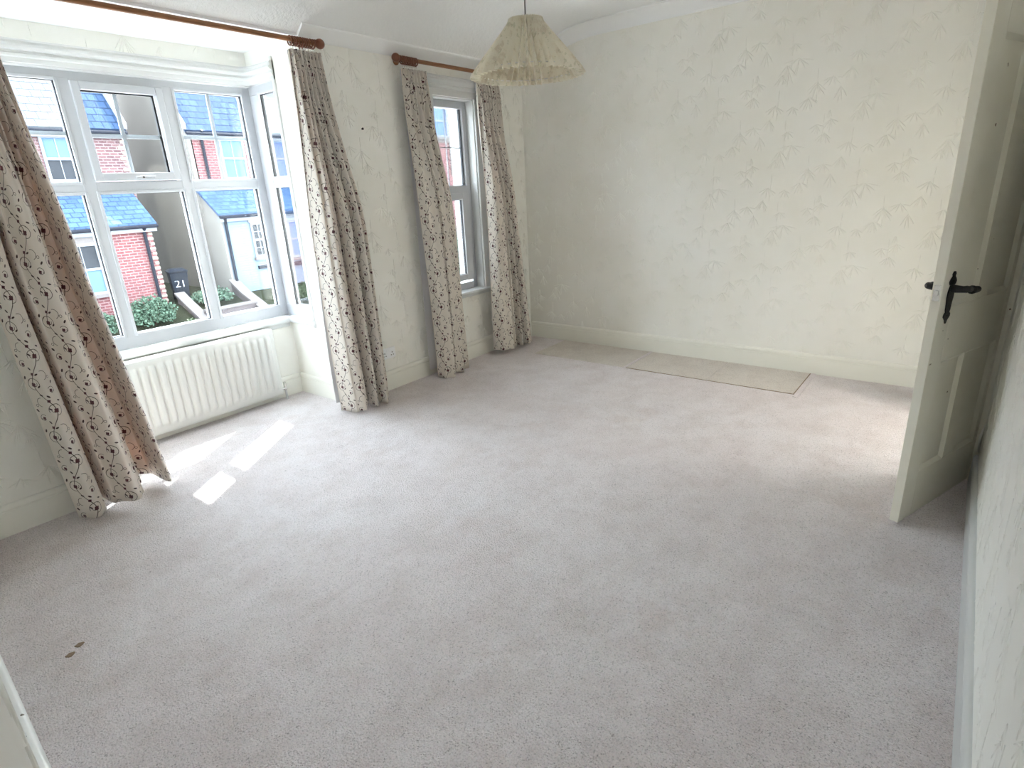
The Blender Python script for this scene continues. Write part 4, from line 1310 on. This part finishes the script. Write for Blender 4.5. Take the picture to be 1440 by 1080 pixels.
    add(MB().box(5.30, 14.0, 16.9, 18.0, -1.7, 1.12), 'extension_wall', 'brick_white')
    add(MB().extrude([(16.9, 1.1), (18.0, 1.1), (18.0, 1.84), (16.9, 1.12)], 5.26, 5.40, lambda t, p: (t, p[0], p[1])), 'extension_gable', 'render')
    add(MB().box(5.24, 5.32, 16.88, 18.0, -1.7, 1.10), 'extension_side', 'render')
    roof(add, 5.16, 14.1, 16.9, 1.16, 18.0, 1.92, 'slate', 'extension_roof')
    pipe(add, [(5.34, 16.68, 1.02), (5.38, 16.80, 0.80), (5.38, 16.82, -1.5)])
    window(add, 6.27, 7.00, -0.44, 0.78, 16.86, 'ext_glass_dark', 'ext_glass_dark', 3, 2, 'ext_white')
    window(add, 7.72, 8.45, -0.62, 0.76, 16.86, 'ext_glass', 'ext_glass', 1, 1, 'ext_white')
    add(MB().box(6.30, 7.1, 16.80, 16.9, -0.86, -0.74), 'air_brick', 'pipe')
    add(MB().box(7.6, 9.2, 16.80, 16.9, -0.92, -0.78), 'air_brick', 'pipe')
    # --- red brick house seen through the narrow window
    h, add = house('bright red brick house with pale stone bands seen through the narrow window', loc=(17, 14.5, -1.5))
    add(MB().box(12.0, 24.0, 14.0, 15.0, -1.7, 6.0), 'wall', 'brick_red')
    window(add, 12.75, 13.85, 3.55, 4.75, 13.98)
    window(add, 12.6, 13.4, 0.6, 2.1, 13.98, 'ext_glass', 'ext_glass')
    add(MB().box(13.86, 14.16, 13.95, 14.02, 2.1, 5.4), 'stone_pier', 'stone_cap')
    quoins(add, 14.18, 15, 13.98, 0.0, 5.4, 0.30, 'stone_cap', 1)
    add(MB().box(12.0, 14.2, 13.94, 14.02, 3.35, 3.50), 'string_course', 'stone_cap')
    window(add, 14.9, 15.9, 3.55, 4.75, 13.98)
    window(add, 14.9, 15.9, 0.6, 2.1, 13.98)
    roof(add, 11.9, 24.1, 14.0, 6.0, 18.0, 9.0, 'slate')

    # --- garden walls running down to the street
    def gwall(x0, x1, pts, label, cat='garden wall'):
        lo = [(y, -3.0) for y, z in pts[::-1]]
        o = MB().extrude(pts + lo, x0, x1, lambda t, p: (t, p[0], p[1])).build('garden_wall', 'stone')
        tag(o, label, cat, 'garden walls')
        top = [(y, z + 0.02) for y, z in pts]
        cp = MB().extrude([(y, z) for y, z in pts] + [(y, z + 0.07) for y, z in pts[::-1]], x0 - 0.05, x1 + 0.05, lambda t, p: (t, p[0], p[1])).build('coping', 'stone_cap', o)
    gwall(3.30, 3.52, [(16.9, -1.30), (16.3, -1.60), (15.2, -2.10), (14.7, -2.20)], 'sloping old garden wall beside the black bin')
    gwall(5.18, 5.42, [(16.9, -1.15), (16.2, -1.55), (15.2, -1.95), (14.7, -2.10)], 'sloping old garden wall below the white painted house')
    o = MB().box(3.5, 5.2, 15.4, 15.62, -2.6, -1.78).build('garden_wall', 'stone'); tag(o, 'low level garden wall joining the two sloping walls', 'garden wall', 'garden walls')
    MB().box(3.5, 5.2, 15.37, 15.65, -1.78, -1.72).build('coping', 'stone_cap', o)

    # --- wheelie bin with the number 21
    B = empty('wheelie_bin', (3.62, 17.25, -1.52)); tag(B, 'black wheelie bin numbered 21 at the brick corner', 'bin')
    bw, bd = 0.27, 0.30
    def taper(z0, z1, w0, w1, d0, d1):
        m = MB(); m.add([(-w0, -d0, z0), (w0, -d0, z0), (w0, d0, z0), (-w0, d0, z0), (-w1, -d1, z1), (w1, -d1, z1), (w1, d1, z1), (-w1, d1, z1)], [(0, 3, 2, 1), (4, 5, 6, 7), (0, 1, 5, 4), (1, 2, 6, 5), (2, 3, 7, 6), (3, 0, 4, 7)]); return m
    taper(0.06, 0.92, 0.21, 0.27, 0.22, 0.30).build('body', 'bin', B, 0.02)
    m = taper(0.92, 0.97, 0.29, 0.29, 0.33, 0.33); m.add(*[(lambda q: (q.v, q.f))(taper(0.97, 1.03, 0.27, 0.20, 0.30, 0.22))][0]); m.build('lid', 'bin', B, 0.012)
    for sx in (-0.2, 0.2):
        smooth_angle(MB().lathe([(0.10, -0.025), (0.10, 0.025)], (sx, 0.24, 0.10), 'X', 16).build('wheel', 'bin', B))
    MB().tube([(-0.2, 0.36, 0.93), (0.2, 0.36, 0.93)], 0.015, 8).build('handle', 'bin', B)
    cu = bpy.data.curves.new('number', 'FONT'); cu.body = '21'; cu.size = 0.34; cu.align_x = 'CENTER'; cu.extrude = 0.002
    tmp = bpy.data.objects.new('tmp', cu)
    t = bpy.data.objects.new('number', bpy.data.meshes.new_from_object(tmp)); bpy.data.objects.remove(tmp); COL.objects.link(t); t.data.materials.clear(); t.data.materials.append(M['numeral'])
    t.parent = B; t.location = (0, -0.292, 0.44); t.rotation_euler = (PI / 2 - 0.09, 0, 0)
    B.rotation_euler = (0, 0, -0.25)

    # --- shrubs
    def shrub(name, label, c, r, n, mat, seed, cat='bush'):
        rnd = random.Random(seed)
        S = empty(name, c); tag(S, label, cat, 'front garden shrubs'); 
        vs, fs = [], []
        for i in range(n):
            a, b = rnd.uniform(0, 2 * PI), math.acos(rnd.uniform(-0.3, 1))
            q = rnd.uniform(0.55, 1.0) * (0.88 + 0.12 * math.sin(5 * a) * math.sin(4 * b))
            p = Vector((r[0] * q * math.sin(b) * math.cos(a), r[1] * q * math.sin(b) * math.sin(a), r[2] * (0.35 + 0.65 * q * math.cos(b))))
            d = Vector((rnd.gauss(0, 1), rnd.gauss(0, 1), rnd.gauss(0.3, 0.8))).normalized()
            e = d.cross(Vector((rnd.gauss(0, 1), rnd.gauss(0, 1), rnd.gauss(0, 1)))).normalized()
            L, w_ = rnd.uniform(0.06, 0.11), rnd.uniform(0.022, 0.04)
            k = len(vs)
            vs += [p, p + d * L * 0.5 + e * w_, p + d * L, p + d * L * 0.5 - e * w_ + Vector((0, 0, 0.006))]
            fs.append((k, k + 1, k + 2, k + 3))
        m = MB().add(vs, fs); f = m.build('foliage', mat, S); f['kind'] = 'stuff'
        for q in range(5):
            a = q * 1.3
            MB().tube([(0, 0, -0.1), (r[0] * 0.3 * math.cos(a), r[1] * 0.3 * math.sin(a), r[2] * 0.4), (r[0] * 0.55 * math.cos(a), r[1] * 0.55 * math.sin(a), r[2] * 0.75)], [0.03, 0.02, 0.008], 6).build('stem', 'bark', S)
    shrub('shrub', 'big rounded green shrub in front of the brick lean-to', (2.10, 16.0, -2.05), (0.80, 0.6, 1.0), 3200, 'leaf', 1)
    shrub('shrub', 'green shrub under the white framed ground floor window', (0.55, 16.0, -2.05), (0.65, 0.6, 0.85), 2600, 'leaf', 2)
    shrub('shrub', 'low olive shrub against the sloping garden wall', (2.85, 15.0, -2.35), (0.36, 0.3, 0.55), 900, 'leaf2', 3)
    shrub('shrub', 'low dark plants behind the low level garden wall', (4.30, 16.6, -1.75), (0.75, 0.6, 0.55), 1800, 'leaf', 4)
    shrub('shrub', 'green hedge bush below the pale wall seen in the bay side light', (7.7, 15.7, -2.1), (0.9, 0.5, 0.75), 2200, 'leaf2', 5)
    shrub('shrub', 'tall leafy bush seen low in the narrow window', (13.6, 13.2, -2.5), (1.3, 0.7, 2.9), 4200, 'leaf', 6)
make_outdoors()
